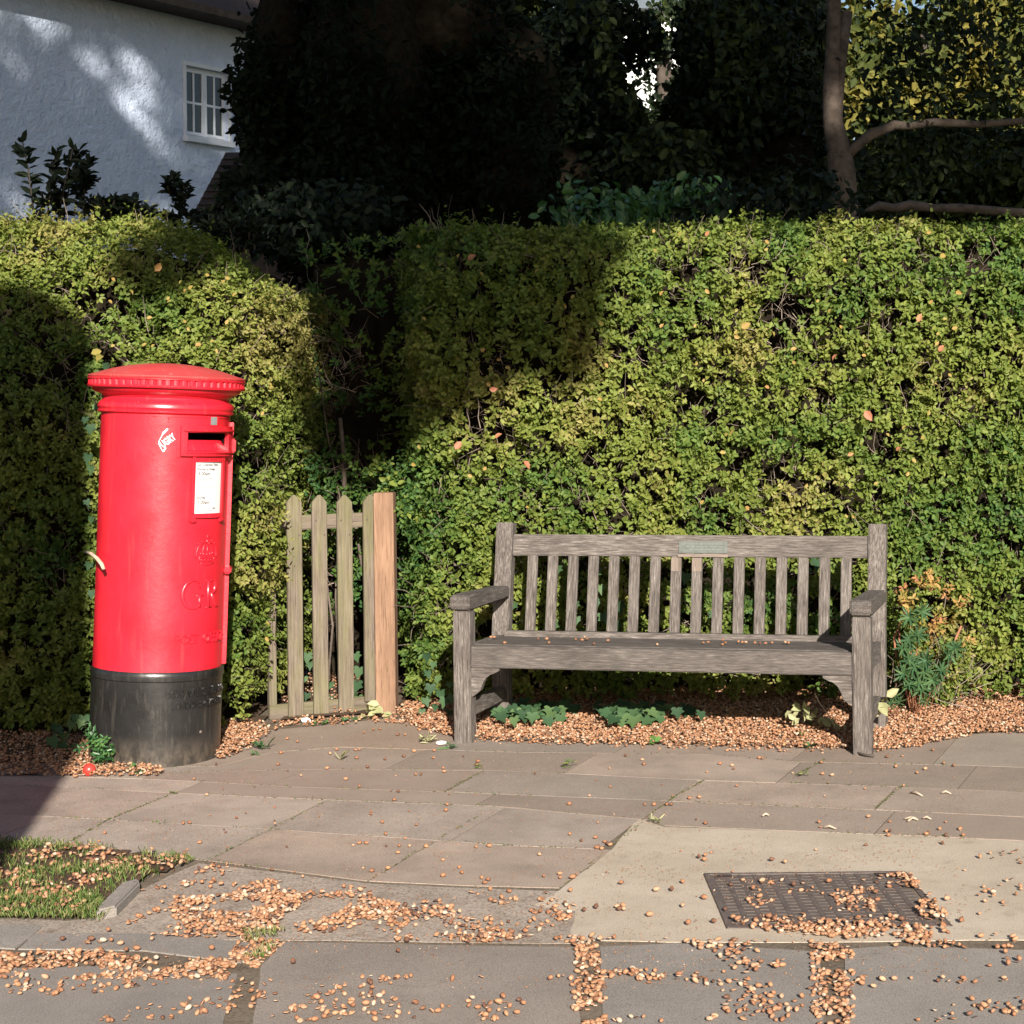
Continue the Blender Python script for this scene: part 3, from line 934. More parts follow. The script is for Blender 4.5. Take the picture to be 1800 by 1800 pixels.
bm = bmesh.new(); bmesh.ops.create_uvsphere(bm, u_segments=16, v_segments=8, radius=.012, matrix=Matrix.Translation(cyl(R(42), .2685, .135)) @ Matrix.Scale(.6, 4))
bm_obj('base_bolt', bm, M['iron'], pb, smooth=True)
# graffiti tag in white marker
gt = bmesh.new()
bent_text('', 'UGRY', .040, R(-2.2), 1.318, RB + .0008, None, None, 'LEFT', .0003, .62, R(38), off=.0012, bm=gt)
def stroke(bm, pts, w, rr=RB + .0012):
    rows = []
    for i, (ph, z, wi) in enumerate(pts):
        j = min(i, len(pts) - 2)
        tx = (pts[j + 1][0] - pts[j][0]) * rr; tz = pts[j + 1][1] - pts[j][1]
        l = math.hypot(tx, tz); nx, nz = -tz / l, tx / l
        rows.append([bm.verts.new(cyl(ph + nx * wi / rr, rr, z + nz * wi)), bm.verts.new(cyl(ph - nx * wi / rr, rr, z - nz * wi))])
    for a, b in zip(rows, rows[1:]): bm.faces.new([a[0], a[1], b[1], b[0]])
stroke(gt, [(R(-5.8), 1.345, .0013), (R(-3.2), 1.372, .0018), (R(-2.2), 1.380, .0045), (R(.8), 1.395, .004), (R(1.2), 1.402, .0015)], 0)
stroke(gt, [(R(-5.8), 1.345, .002), (R(-5.6), 1.335, .003), (R(-2.0), 1.303, .0035), (R(.2), 1.32, .003)], 0)
bm_obj('graffiti_tag', gt, M['litter_w'], pb)

# ------------------------------------------------------------------ bench
BO = Vector((*G(818, 1303.8), 0)); BR = Vector((*G(1518, 1325), 0))
bang = math.atan2(BR.y - BO.y, BR.x - BO.x)
LB = (BR - BO).length
bench = empty('park_bench', (BO.x, BO.y, 0), (0, 0, bang), label='weathered grey teak bench with slatted back and armrests, in front of the hedge', cat='bench')
TK = .078; DB = .53
mb, ms = M['bench'], M['bench_seat']
Z1 = Vector((0, 0, 1)); X1 = Vector((1, 0, 0)); Y1 = Vector((0, 1, 0))
for x in (0, LB):
    plank('leg', (x, 0, -.01), (x, 0, .578), TK, TK, (0, -1, 0), mb, bench, .005, .0015)
    # back post, vertical below the seat, raked above
    bm = bmesh.new()
    prof = [(0, -.01), (0, .40), (.095, .925)]
    secs = []
    for (yy, zz) in prof:
        secs.append([(-.04, yy - .03, zz), (.04, yy - .03, zz), (.04, yy + .035, zz), (-.04, yy + .035, zz)])
    vv = [[bm.verts.new(Vector(p) + Vector((0, 0, -.006 if (k == 2 and j > 1) else 0))) for j, p in enumerate(s)] for k, s in enumerate(secs)]
    for a, b in zip(vv, vv[1:]):
        for i in range(4): bm.faces.new([a[i], a[(i + 1) % 4], b[(i + 1) % 4], b[i]])
    bm.faces.new(vv[0]); bm.faces.new(vv[-1])
    bmesh.ops.recalc_face_normals(bm, faces=bm.faces)
    # turn local Z to local X so that the grain follows the post
    bmesh.ops.bevel(bm, geom=[e for e in bm.edges], offset=.004, segments=2, affect='EDGES')
    bmesh.ops.rotate(bm, verts=bm.verts, cent=(0, 0, 0), matrix=Matrix.Rotation(R(90), 3, 'Y'))
    o = bm_obj('back_post', bm, mb, bench)
    o.rotation_euler = (0, R(-90), 0); o.location = (x, DB, 0)
    # arm
    bm = bmesh.new()
    outline = []
    aw = .045
    for (yy, zt) in ((-.062, .615), (-.066, .630), (-.058, .643), (-.044, .649), (.02, .650), (.25, .642), (DB - .01, .634)):
        outline.append((yy, zt))
    bot = [(DB - .01, .578), (.25, .580), (.04, .580), (-.04, .580), (-.056, .588), (-.063, .602)]
    prof2 = outline + bot
    va = [bm.verts.new((-aw, a, b)) for a, b in prof2]; vb = [bm.verts.new((aw, a, b)) for a, b in prof2]
    bm.faces.new(va); bm.faces.new(vb[::-1])
    for i in range(len(prof2)): bm.faces.new([va[i], va[(i + 1) % len(va)], vb[(i + 1) % len(va)], vb[i]])
    bmesh.ops.recalc_face_normals(bm, faces=bm.faces)
    bmesh.ops.bevel(bm, geom=[e for e in bm.edges if abs(e.verts[0].co.x - e.verts[1].co.x) < 1e-5 and (e.calc_face_angle(0) > R(60))], offset=.008, segments=3, affect='EDGES')
    bmesh.ops.rotate(bm, verts=bm.verts, cent=(0, 0, 0), matrix=Matrix.Rotation(R(-90), 3, 'Z'))
    o = bm_obj('armrest', bm, ms, bench); o.location = (x, 0, 0); o.rotation_euler = (0, 0, R(90))
    # side rail of the seat and low stretcher
    plank('side_rail', (x, TK / 2, .375), (x, DB - .031, .365), .045, .085, Z1, mb, bench, .004)
    plank('stretcher', (x, TK / 2, .135), (x, DB - .031, .135), .045, .062, Z1, mb, bench, .004)
    # curved bracket under the apron
    s = 1 if x == 0 else -1
    cur = [(0, 0), (.128, 0), (.126, -.010), (.110, -.019), (.085, -.028), (.064, -.045), (.050, -.070), (.040, -.098), (.024, -.112), (.006, -.124), (0, -.126)]
    bm = bmesh.new()
    f1 = [bm.verts.new((s * a, -.018, b)) for a, b in cur]; f2 = [bm.verts.new((s * a, .018, b)) for a, b in cur]
    bm.faces.new(f1); bm.faces.new(f2[::-1])
    for i in range(len(cur)): bm.faces.new([f1[i], f1[(i + 1) % len(cur)], f2[(i + 1) % len(cur)], f2[i]])
    o = bm_obj('bracket', bm, mb, bench); o.location = (x + s * TK / 2, -.006, .328)
APZ0, APZ1 = .330, .426
plank('apron', (TK / 2, -.010, (APZ0 + APZ1) / 2), (LB - TK / 2, -.010, (APZ0 + APZ1) / 2), APZ1 - APZ0, .036, (0, -1, 0), ms, bench, .004, .001)
ys = [.062, .158, .254, .350]
for i, y in enumerate(ys):
    plank('seat_slat', (TK / 2 - (.0 if i else .0), y, .417 - i * .004), (LB - TK / 2, y, .417 - i * .004), .090, .022, Z1, ms, bench, .004, .0008)
plank('back_seat_rail', (.041, .458, .390), (LB - .041, .458, .390), .088, .045, (0, -1, .05), mb, bench, .004)
def back_y(z): return DB + .095 * max(0, (z - .40)) / .525
zr0, zr1 = .768, .868
plank('top_rail', (.041, back_y(.818), .818), (LB - .041, back_y(.818), .818), .100, .034, (0, -1, .18), mb, bench, .004, .001)
nsl = 16
g0 = .040 + .0915; 
xs_sl = [LB * 0 + .1395 + i * (LB - 2 * .1395) / (nsl - 1) for i in range(nsl)]
for i, x in enumerate(xs_sl):
    plank('back_slat', (x, back_y(.42) - .006, .425), (x, back_y(.768) - .004, .770), .048, .018, (0, -1, .18), mb, bench, .003, .0008,
          label='paler back slat just below the plaque' if i in (7, 8) else None)
# pale new wood and plaque
pz = .776
plank('repair_strip', (.838, back_y(pz) - .0205, pz), (1.072, back_y(pz) - .0205, pz), .012, .006, (0, -1, .18), M['bench_new'], bench, .001)
for i in (7, 8):
    x = xs_sl[i]
    plank('pale_slat_end', (x, back_y(.72) - .0165, .705), (x, back_y(.765) - .0165, .766), .046, .003, (0, -1, .18), M['bench_new'], bench, .0008)
pq = plank('plaque', (.841, back_y(.818) - .0215, .815), (1.069, back_y(.818) - .0215, .815), .056, .006, (0, -1, .18), M['plaque'], bench, .0015)
for k, (zz, w0, w1) in enumerate(((.014, .02, .20), (.002, .035, .19), (-.012, .05, .18))):
    x = w0
    while x < w1:
        w = random.uniform(.006, .022)
        bm = box_bm(x, x + w, zz - .0025, zz + .0025, .003, .0042)
        bm_obj('worn_relief', bm, M['plaque_txt'], pq)
        x += w + .006

# ------------------------------------------------------------------ gate and post
def on_gate(u, v):
    """point of the gate's plane seen at pixel"""
    a = Vector((*G(480, 1265), 0)); b = Vector((*G(640, 1250), 0))
    nrm = Vector((-(b.y - a.y), b.x - a.x, 0)).normalized()
    x, w = ray(u, v); d = Vector((x, 1, w)); o = Vector((0, 0, CAMZ))
    return o + d * ((a - o).dot(nrm) / d.dot(nrm))
gA = on_gate(482, 1265); gB = on_gate(661, 1250)
gdir = Vector((gB.x - gA.x, gB.y - gA.y, 0)).normalized()
gn = Vector((gdir.y, -gdir.x, 0))
gate = empty('picket_gate', (gA.x, gA.y, 0), (0, 0, math.atan2(gdir.y, gdir.x)), label='small weathered wooden picket gate with four pointed pickets between the hedges', cat='gate')
def gl(p): 
    d = p - Vector((gA.x, gA.y, 0)); return d.dot(gdir), p.z
def picket(u0, u1, vt, vb):
    xl, zt = gl(on_gate((u0 + u1) / 2, vt)); _, zb = gl(on_gate((u0 + u1) / 2, vb))
    w = gl(on_gate(u1, 1000))[0] - gl(on_gate(u0, 1000))[0]
    Lp = zt - zb
    bm = bmesh.new()
    pr = [(0, -w / 2), (Lp - w * .52, -w / 2), (Lp - .004, -w * .08), (Lp - .004, w * .08), (Lp - w * .52, w / 2), (0, w / 2)]
    f1 = [bm.verts.new((a, b, -.009)) for a, b in pr]; f2 = [bm.verts.new((a, b, .009)) for a, b in pr]
    bm.faces.new(f1[::-1]); bm.faces.new(f2)
    for i in range(6): bm.faces.new([f1[i], f1[(i + 1) % 6], f2[(i + 1) % 6], f2[i]])
    bmesh.ops.recalc_face_normals(bm, faces=bm.faces)
    bmesh.ops.bevel(bm, geom=list(bm.edges), offset=.002, segments=1, affect='EDGES')
    o = bm_obj('picket', bm, M['gate'], gate)
    # local X -> up, local Y -> along the gate, local Z -> towards the viewer
    o.matrix_local = Matrix(((0, -1, 0, xl), (0, 0, -1, -.012), (1, 0, 0, zb), (0, 0, 0, 1)))
    for dx, dz in ((-.02, .155), (.022, .225)):
        b2 = bmesh.new(); bmesh.ops.create_cone(b2, cap_ends=True, segments=8, radius1=.0042, radius2=.0042, depth=.002)
        s = bm_obj('screw', b2, M['screw'], o)
        s.location = (Lp - dz + .03, -dx, .0095)
for (u0, u1, vt, vb) in ((501.5, 528, 868.5, 1267), (546, 572, 868.5, 1264), (590, 616.5, 868.5, 1259), (636, 661.5, 867.5, 1232)):
    picket(u0, u1, vt, vb)
def grail(u0, u1, v0, v1, name):
    a, z1 = gl(on_gate(u0, (v0[0]))); _, z0 = gl(on_gate(u0, v1[0]))
    b, _ = gl(on_gate(u1, v0[1]))
    zc = (z0 + z1) / 2
    plank(name, (a, .012, zc), (b, .012, zc), abs(z1 - z0), .026, (0, -1, 0), M['gate'], gate, .003, .001)
grail(470, 664, (908, 908), (934, 934), 'top_rail')
grail(474, 655, (1240, 1236), (1266, 1262), 'bottom_rail')
plank('stile', (.0, .03, .02), (.0, .03, .62), .035, .04, (0, -1, 0), M['gate'], gate, .003)
pp = P(681, 1252, 9.06)
wp = .095
post = plank('gate_post', (pp.x, pp.y, -.02), (pp.x - .002, pp.y, P(681, 865.5, 9.06).z), wp, .095, (0, -1, 0), M['post_new'], None, .003, .0008)
props(post, 'new orange-brown square timber post at the right side of the picket gate', 'post')

# ------------------------------------------------------------------ hedges
def nz(x, y, z, s): return noise.noise(Vector((x * s, y * s, z * s)))

def sprigs(Pc, A, n_leaf=7, L=.03, seed_scale=1.0, tintfn=None, spread=.032, wid=.62):
    """leafy shoots at Pc along axes A; returns leaf arrays inputs"""
    n = len(Pc)
    A = unit(A)
    ref = rand_dirs(n)
    B = unit(np.cross(A, ref)); C = np.cross(A, B)
    ph = rng.uniform(0, 2 * PI, n)
    out = []
    tb = tintfn(Pc) if tintfn else np.full(n, .5)
    for k in range(n_leaf):
        t = k // 2
        ang = ph + (k % 2) * PI + t * PI / 2 + rng.normal(0, .35, n)
        rad = B * np.cos(ang)[:, None] + C * np.sin(ang)[:, None]
        el = rng.uniform(.15, .75, n)[:, None]
        D = unit(rad * (1 - el * .5) + A * el + rng.normal(0, .18, (n, 3)))
        Nn = unit(A * (1 - el * .3) - rad * el * .8 + rng.normal(0, .28, (n, 3)))
        pos = Pc + A * (t * spread * .55 * rng.uniform(.6, 1.2, n))[:, None] + rad * .003
        ll = L * rng.uniform(.7, 1.25, n) * (1.0 - .12 * t)
        T = np.stack([np.clip(tb + rng.normal(0, .10, n), 0, 1), rng.uniform(0, 1, n)], 1)
        out.append((pos, D, Nn, ll, ll * wid * rng.uniform(.85, 1.1, n), T))
    return [np.concatenate([o[i] for o in out]) for i in range(6)]

def twig_mesh(name, Pc, A, length, rad, k=4, tint=.5):
    n = len(Pc)
    A = unit(A)
    bend = rng.normal(0, .35, (n, 3))
    t = np.linspace(0, 1, k)[None, :, None]
    L = length[:, None, None]
    paths = Pc[:, None, :] + A[:, None, :] * L * t + bend[:, None, :] * L * (t ** 2) * .5 + rng.normal(0, .006, (n, k, 3))
    radii = rad[:, None] * (1 - .6 * np.linspace(0, 1, k))[None, :]
    V, F = tube_arrays(paths, radii, 3)
    T = np.repeat(np.stack([np.clip(tint + rng.normal(0, .25, n), 0, 1), rng.uniform(0, 1, n)], 1), k * 3, axis=0)
    return np_mesh(name, V, F, T)

def hedge_noise(Q, s=1.0):
    return np.array([nz(q[0], q[1], q[2], 3.1 * s) * .6 + nz(q[0] + 5, q[1], q[2], 8.5 * s) * .4 for q in Q])

def build_hedge(name, label, patches, dens, holes, tintfn, L=.03, twigs=1500, nleafobj=120, core=None, cat='hedge', wid=.62, bulge=.10):
    root = empty(name, patches[0][2], label=label, cat=cat)
    org = np.array(patches[0][2], float)
    PP, AA = [], []
    TP, TA = [], []
    for (area, fn, _, dmul) in patches:
        n = int(area * dens * dmul)
        Q, Nrm = fn(rng.uniform(0, 1, n), rng.uniform(0, 1, n))
        nn = hedge_noise(Q)
        depth = rng.exponential(.045, n) - .01
        Q = Q + Nrm * (nn * bulge)[:, None] - Nrm * depth[:, None]
        hole = np.zeros(n)
        for (hx, hz, hr, ha) in holes:
            hole = np.maximum(hole, ha * np.clip(1.3 - ((Q[:, 0] - hx) ** 2 + (Q[:, 2] - hz) ** 2) ** .5 / hr, 0, 1))
        hn = np.array([nz(q[0] + 11, q[1], q[2] * 1.3, 5.2) for q in Q])
        hole = np.maximum(hole, np.clip((hn - .22) * 5, 0, .8))
        keep = rng.uniform(0, 1, n) > hole
        q2, n2 = Q[keep], Nrm[keep]
        PP.append(q2); AA.append(unit(n2 + rng.normal(0, .55, q2.shape) + np.array([0, 0, .35])))
        m = int(area * twigs * dmul)
        Qt, Nt = fn(rng.uniform(0, 1, m), rng.uniform(0, 1, m))
        TP.append(Qt - Nt * rng.uniform(.03, .22, m)[:, None]); TA.append(unit(Nt * .5 + rng.normal(0, .5, Qt.shape) + np.array([0, 0, .45])))
        # extra twigs in the bare places
        for (hx, hz, hr, ha) in holes:
            k = int(60 * ha * (hr / .1) ** 2 * .6)
            Qh, Nh = fn(rng.uniform(0, 1, 4000), rng.uniform(0, 1, 4000))
            sel = ((Qh[:, 0] - hx) ** 2 + (Qh[:, 2] - hz) ** 2) ** .5 < hr
            Qh, Nh = Qh[sel][:k], Nh[sel][:k]
            TP.append(Qh - Nh * rng.uniform(.0, .12, len(Qh))[:, None]); TA.append(unit(rng.normal(0, .6, Qh.shape) + np.array([0, -.2, .3])))
    Pc = np.concatenate(PP) - org; A = np.concatenate(AA)
    tf = (lambda q: tintfn(q + org))
    arr = sprigs(Pc, A, 7, L, tintfn=tf, wid=wid)
    # the most prominent leaves are objects of their own
    n = len(arr[0])
    front = np.argsort(arr[0][:, 1] - arr[3] * 3 + rng.uniform(0, .25, n))[: nleafobj]
    mask = np.ones(n, bool); mask[front] = False
    proto = leaf_mesh('leaf', np.zeros((1, 3)), np.array([[1., 0, 0]]), np.array([[0, 0, 1.]]), np.array([1.]), np.array([wid]), np.array([[.7, .7]]))
    proto.materials.append(M['privet'])
    for i in front:
        D = Vector(arr[1][i]).normalized(); Nn = Vector(arr[2][i]); S = D.cross(Nn).normalized(); Nn = S.cross(D)
        o = link('leaf', proto, None, root)
        s = arr[3][i] * 1.15
        mm = Matrix(((D.x, -S.x, Nn.x, 0), (D.y, -S.y, Nn.y, 0), (D.z, -S.z, Nn.z, 0), (0, 0, 0, 1)))
        o.matrix_local = Matrix.Translation(arr[0][i]) @ mm @ Matrix.Scale(s, 4)
    if cat == 'hedge':
        m = 80
        Qs, Ns = patches[2][1](rng.uniform(0, 1, m), rng.uniform(0, .35, m))
        ax = unit(np.array([0, 0, 1.]) + rng.normal(0, .3, (m, 3)))
        st = sprigs(Qs - org + ax * rng.uniform(0, .03, m)[:, None], ax, 9, L * 1.1, tintfn=tf, spread=.05, wid=wid)
        arr = [np.concatenate([a, b]) for a, b in zip(arr, st)]
        mask = np.concatenate([mask, np.ones(len(st[0]), bool)])
    me = leaf_mesh('foliage', *[a[mask] for a in arr])
    link('foliage', me, M['privet'], root, kind='stuff')
    Tp = np.concatenate(TP) - org; Ta = np.concatenate(TA)
    me = twig_mesh('twigs', Tp, Ta, rng.uniform(.06, .2, len(Tp)), rng.uniform(.0012, .0032, len(Tp)))
    link('twigs', me, M['twig'], root, kind='stuff')
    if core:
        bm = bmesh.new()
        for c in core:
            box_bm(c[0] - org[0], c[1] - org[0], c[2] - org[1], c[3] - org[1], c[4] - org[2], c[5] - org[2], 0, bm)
        bm_obj('shade_core', bm, M['core'], root)  # solid dark blocks give the shaded gaps between the leaves
    return root, org

# right hedge: long clipped face, undercut at the bottom
HX0, HX1 = -1.36, 3.4
def rh_face(a, b):
    x = HX0 + (HX1 - HX0) * a; z = .05 + 2.28 * b
    top = np.clip((z - 2.11) / .22, 0, 1)
    y = 9.06 - .02 * x + .30 * top ** 2
    under = np.clip((.50 - z) / .45, 0, 1)
    y = y + .14 * under ** 1.1 * np.clip((1.35 - x) / .25 + .35, .0, 1)
    le = np.clip((HX0 + .22 - x) / .22, 0, 1)
    y = y + .22 * le ** 2 * np.clip((z - 1.2) / .3, .15, 1)
    Nn = np.stack([-.9 * le, -np.ones_like(x), .9 * top ** 1.5 - .3 * under], 1)
    return np.stack([x, y, z], 1), unit(Nn)
def rh_end(a, b):
    y = 9.15 + 1.2 * a; z = .1 + 2.25 * b
    x = HX0 + .02 + .08 * np.sin(y * 5) + 0 * z
    return np.stack([x, y, z], 1), np.tile(np.array([[-1., -.2, 0]]), (len(y), 1))
def rh_top(a, b):
    x = HX0 + (HX1 - HX0) * a; y = 9.3 + .85 * b
    z = 2.32 + .02 * np.sin(x * 4)
    return np.stack([x, y, z], 1), np.tile(np.array([[0., -.15, 1.]]), (len(x), 1))
def hole_at(u, v, rpx, a, Y=9.05):
    p = P(u, v, Y); return (p.x, p.z, rpx / FOC * Y, a)
rholes = [hole_at(*h) for h in ((1385, 555, 60, .95), (1240, 585, 45, .7), (1380, 840, 55, .85), (1290, 470, 40, .6), (855, 640, 40, .7), (840, 760, 60, .75), (1180, 475, 40, .6), (930, 905, 45, .6), (1080, 915, 40, .6), (1010, 880, 35, .5),
          (1560, 560, 30, .5), (1660, 720, 45, .6), (1000, 700, 30, .4), (1450, 700, 30, .5), (720, 660, 30, .6), (1110, 600, 35, .6), (1500, 860, 35, .5), (740, 1010, 30, .5), (730, 1120, 25, .6), (1250, 915, 40, .6), (1330, 920, 40, .5), (870, 880, 30, .5),
          (920, 1000, 16, .6), (1195, 1010, 20, .9), (1290, 1050, 28, .9), (1390, 1010, 24, .9), (1010, 1090, 18, .8), (1475, 1060, 30, .9), (1100, 1000, 18, .7), (930, 1095, 22, .8), (1210, 1095, 25, .9))]
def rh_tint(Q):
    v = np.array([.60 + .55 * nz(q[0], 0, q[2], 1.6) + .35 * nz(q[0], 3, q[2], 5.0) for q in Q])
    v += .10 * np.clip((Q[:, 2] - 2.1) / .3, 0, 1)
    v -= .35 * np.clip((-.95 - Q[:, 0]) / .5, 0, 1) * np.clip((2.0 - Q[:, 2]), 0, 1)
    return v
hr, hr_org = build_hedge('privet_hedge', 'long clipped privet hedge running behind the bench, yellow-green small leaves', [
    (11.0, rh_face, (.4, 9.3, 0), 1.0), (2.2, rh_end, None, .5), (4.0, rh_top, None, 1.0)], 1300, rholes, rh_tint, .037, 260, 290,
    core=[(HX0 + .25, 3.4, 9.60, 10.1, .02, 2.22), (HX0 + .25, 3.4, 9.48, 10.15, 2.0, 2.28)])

# left hedge: closer block whose upper part leans back
LX0, LX1 = -4.3, -1.935
def lh_fn(x, z):
    lean = np.clip(z - 1.35, 0, 9)
    y = 8.42 + .50 * lean ** 1.35
    e = np.clip((x + 2.22) / .32, 0, 1)
    y = y + .30 * e ** 2.2
    und = np.clip((.25 - z) / .25, 0, 1)
    return y + .12 * und, lean, e
def lh_top_z(x): return 2.34 - .42 * np.clip((x + 2.62) / .72, 0, 1) ** 1.7
def lh_face(a, b):
    x = LX0 + (LX1 - LX0) * a
    zt = lh_top_z(x)
    z = .05 + (zt - .05) * b
    x = x - .09 * np.clip((.9 - z) / .9, 0, 1) * np.clip((x + 2.4) / .4, 0, 1)
    y, lean, e = lh_fn(x, z)
    Nn = np.stack([1.6 * e ** 1.2, -np.ones_like(x), .75 * np.clip(lean, 0, 1) ** .5], 1)
    return np.stack([x, y, z], 1), unit(Nn)
def lh_side(a, b):
    y = 8.7 + 1.5 * a; z = .1 + 1.95 * b
    x = -1.935 - .09 * np.clip((.9 - z) / .9, 0, 1) + .03 * np.sin(y * 7 + z * 3)
    return np.stack([x, y, z], 1), np.tile(np.array([[1., -.25, 0]]), (len(y), 1))
def lh_top(a, b):
    x = LX0 + (LX1 - LX0) * a; zt = lh_top_z(x)
    y0, _, _ = lh_fn(x, zt)
    y = y0 + .7 * b
    return np.stack([x, y, zt + .01], 1), np.tile(np.array([[0., -.2, 1.]]), (len(x), 1))
lholes = [hole_at(*h, Y=8.5) for h in ((440, 680, 20, .5), (400, 1180, 25, .5), (470, 900, 14, .5), (110, 1000, 30, .5), (300, 470, 25, .3), (130, 760, 30, .5))]
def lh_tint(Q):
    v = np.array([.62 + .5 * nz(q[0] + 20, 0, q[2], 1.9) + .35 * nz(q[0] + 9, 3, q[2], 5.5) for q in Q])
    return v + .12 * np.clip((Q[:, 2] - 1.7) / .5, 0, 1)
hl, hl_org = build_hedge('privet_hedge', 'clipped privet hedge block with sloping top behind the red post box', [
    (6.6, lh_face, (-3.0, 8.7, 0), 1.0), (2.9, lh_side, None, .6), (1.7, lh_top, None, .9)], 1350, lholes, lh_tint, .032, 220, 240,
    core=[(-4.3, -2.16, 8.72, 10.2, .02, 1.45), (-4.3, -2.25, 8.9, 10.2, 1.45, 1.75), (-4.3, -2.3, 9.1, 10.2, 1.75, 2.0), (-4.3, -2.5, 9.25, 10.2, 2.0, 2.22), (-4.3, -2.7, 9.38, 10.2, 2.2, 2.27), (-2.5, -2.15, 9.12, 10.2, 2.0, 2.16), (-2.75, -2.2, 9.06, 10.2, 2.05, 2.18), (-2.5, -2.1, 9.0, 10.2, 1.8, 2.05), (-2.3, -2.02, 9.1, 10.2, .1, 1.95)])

# shaded growth closing the gateway behind the gate
def gap_face(a, b):
    x = -1.98 + .78 * a; z = .6 + 1.72 * b ** .8
    y = 9.75 + .15 * np.sin(x * 9) - .25 * np.clip(z - 1.7, 0, 1)
    return np.stack([x, y, z], 1), np.tile(np.array([[.1, -1., .2]]), (len(x), 1))
def gap_low(a, b):
    x = -1.88 + .62 * a; z = .45 + .62 * b
    y = 9.38 + .12 * np.sin(x * 14 + z * 5) + 0 * z
    return np.stack([x, y, z], 1), np.tile(np.array([[-.1, -1., .35]]), (len(x), 1))
def gap_low2(a, b):
    x = -1.86 + .75 * a; z = .85 + .38 * b
    y = 9.22 + .10 * np.sin(x * 11 + z * 7)
    return np.stack([x, y, z], 1), np.tile(np.array([[-.1, -1., .35]]), (len(x), 1))
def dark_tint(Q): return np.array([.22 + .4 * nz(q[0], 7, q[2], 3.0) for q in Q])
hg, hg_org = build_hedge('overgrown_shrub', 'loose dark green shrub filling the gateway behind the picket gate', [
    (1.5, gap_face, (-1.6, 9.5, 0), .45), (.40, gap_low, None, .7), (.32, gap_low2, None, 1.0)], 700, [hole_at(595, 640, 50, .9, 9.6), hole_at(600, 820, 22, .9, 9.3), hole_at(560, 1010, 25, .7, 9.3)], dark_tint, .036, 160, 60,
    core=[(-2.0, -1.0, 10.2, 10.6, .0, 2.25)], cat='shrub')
for (pts, r) in ([((600, 1270), (590, 1050), (597, 870), (575, 760), (560, 650)), .006], [((607, 900), (604, 800), (598, 735)), .014], [((655, 1230), (640, 1020), (622, 905), (610, 880)), .009], [((570, 1270), (585, 1100), (565, 960)), .007]):
    tube_obj('stem', [P(u, v, 9.30 + .02 * i) - Vector(hg_org) for i, (u, v) in enumerate(pts)], [r * (1 - .12 * i) for i in range(len(pts))], M['bark'], hg, 6)

# ------------------------------------------------------------------ individual coloured leaves caught in the hedges
def single_leaf(name, u, v, Y, L, mat, parent, org, tint=.5, tilt=None, **kw):
    me = leaf_mesh(name, np.zeros((1, 3)), np.array([[1., 0, 0]]), np.array([[0, 0, 1.]]), np.array([L]), np.array([L * .7]), np.array([[tint, .8]]))
    p = P(u, v, Y) - Vector(org)
    o = link(name, me, mat, parent, loc=p, rot=tilt or (R(70 + random.uniform(-25, 25)), random.uniform(-1.2, 1.2), random.uniform(-.7, .7)), **kw)
    return o
for (u, v, L, t) in ((1303, 577, .05, .3), (1613, 566, .045, .8), (1463, 634, .04, 1), (1650, 618, .04, .9), (1520, 722, .06, 1), (1344, 680, .03, .6), (1240, 508, .03, .5), (1652, 452, .04, .2), (1240, 415, .03, .9),
                     (822, 458, .05, .9), (1575, 792, .03, .9), (1390, 615, .03, .5), (1290, 590, .03, .4), (1680, 512, .035, .3), (1310, 890, .03, .5), (1490, 800, .03, .7), (1050, 700, .03, .3), (940, 480, .03, .3), (1285, 765, .03, .4), (1160, 520, .03, .3), (920, 810, .05, 1), (870, 770, .04, .9), (800, 790, .05, 1), (860, 685, .04, 1)):
    single_leaf('autumn_leaf', u, v, 8.90, L, M['orange'], hr, hr_org, t)
for k in range(60):
    single_leaf('yellow_leaf', random.uniform(720, 1690), random.uniform(400, 920), 8.97, random.uniform(.02, .032), M['orange'], hr, hr_org, random.uniform(0, .4))
for k in range(26):
    u = random.uniform(180, 480); v = random.uniform(480, 620) if u < 420 else random.uniform(500, 1200)
    single_leaf('yellow_leaf', u, v, 8.28 + max(0, (640 - v) / 640 * .7), random.uniform(.02, .028), M['orange'], hl, hl_org, random.uniform(0, .4))
for (u, v, L, t) in ((272, 477, .05, .6), (343, 608, .03, .6), (168, 630, .05, 0), (160, 622, .05, 0)):
    single_leaf('autumn_leaf', u, v, 8.30 if v > 600 else 8.45, L, M['orange'], hl, hl_org, t)

# orange foliage at the right of the bench
ob = empty('autumn_shrub', P(1620, 1240, 8.9), label='small shrub with orange and yellow leaves on reddish stems right of the bench', cat='shrub')
oo = np.array(ob.location)
def blob_points(cu, cv, ru, rv, Y, ry, n):
    d = rand_dirs(n) * (rng.uniform(.3, 1, n) ** .5)[:, None]
    out = np.zeros((n, 3))
    for i in range(n):
        p = P(cu + d[i, 0] * ru, cv + d[i, 1] * rv, Y + d[i, 2] * ry)
        out[i] = p
    return out
PP_ = np.concatenate([blob_points(u, v, a, b, 8.85, .12, n) for (u, v, a, b, n) in ((1590, 1050, 14, 12, 7), (1632, 1020, 20, 14, 9), (1655, 1032, 22, 14, 4), (1600, 1068, 16, 8, 5), (1625, 1110, 26, 12, 7), (1660, 1092, 22, 16, 5), (1690, 1060, 20, 14, 3), (1640, 1150, 30, 15, 3), (1700, 1110, 30, 25, 3))])
arr = sprigs(PP_ - oo, np.tile([[0, -1., .3]], (len(PP_), 1)) + rng.normal(0, .5, (len(PP_), 3)), 7, .032, tintfn=lambda q: rng.uniform(0, .75, len(q)), wid=.5)
link('leaves', leaf_mesh('leaves', *arr), M['orange'], ob, kind='stuff')
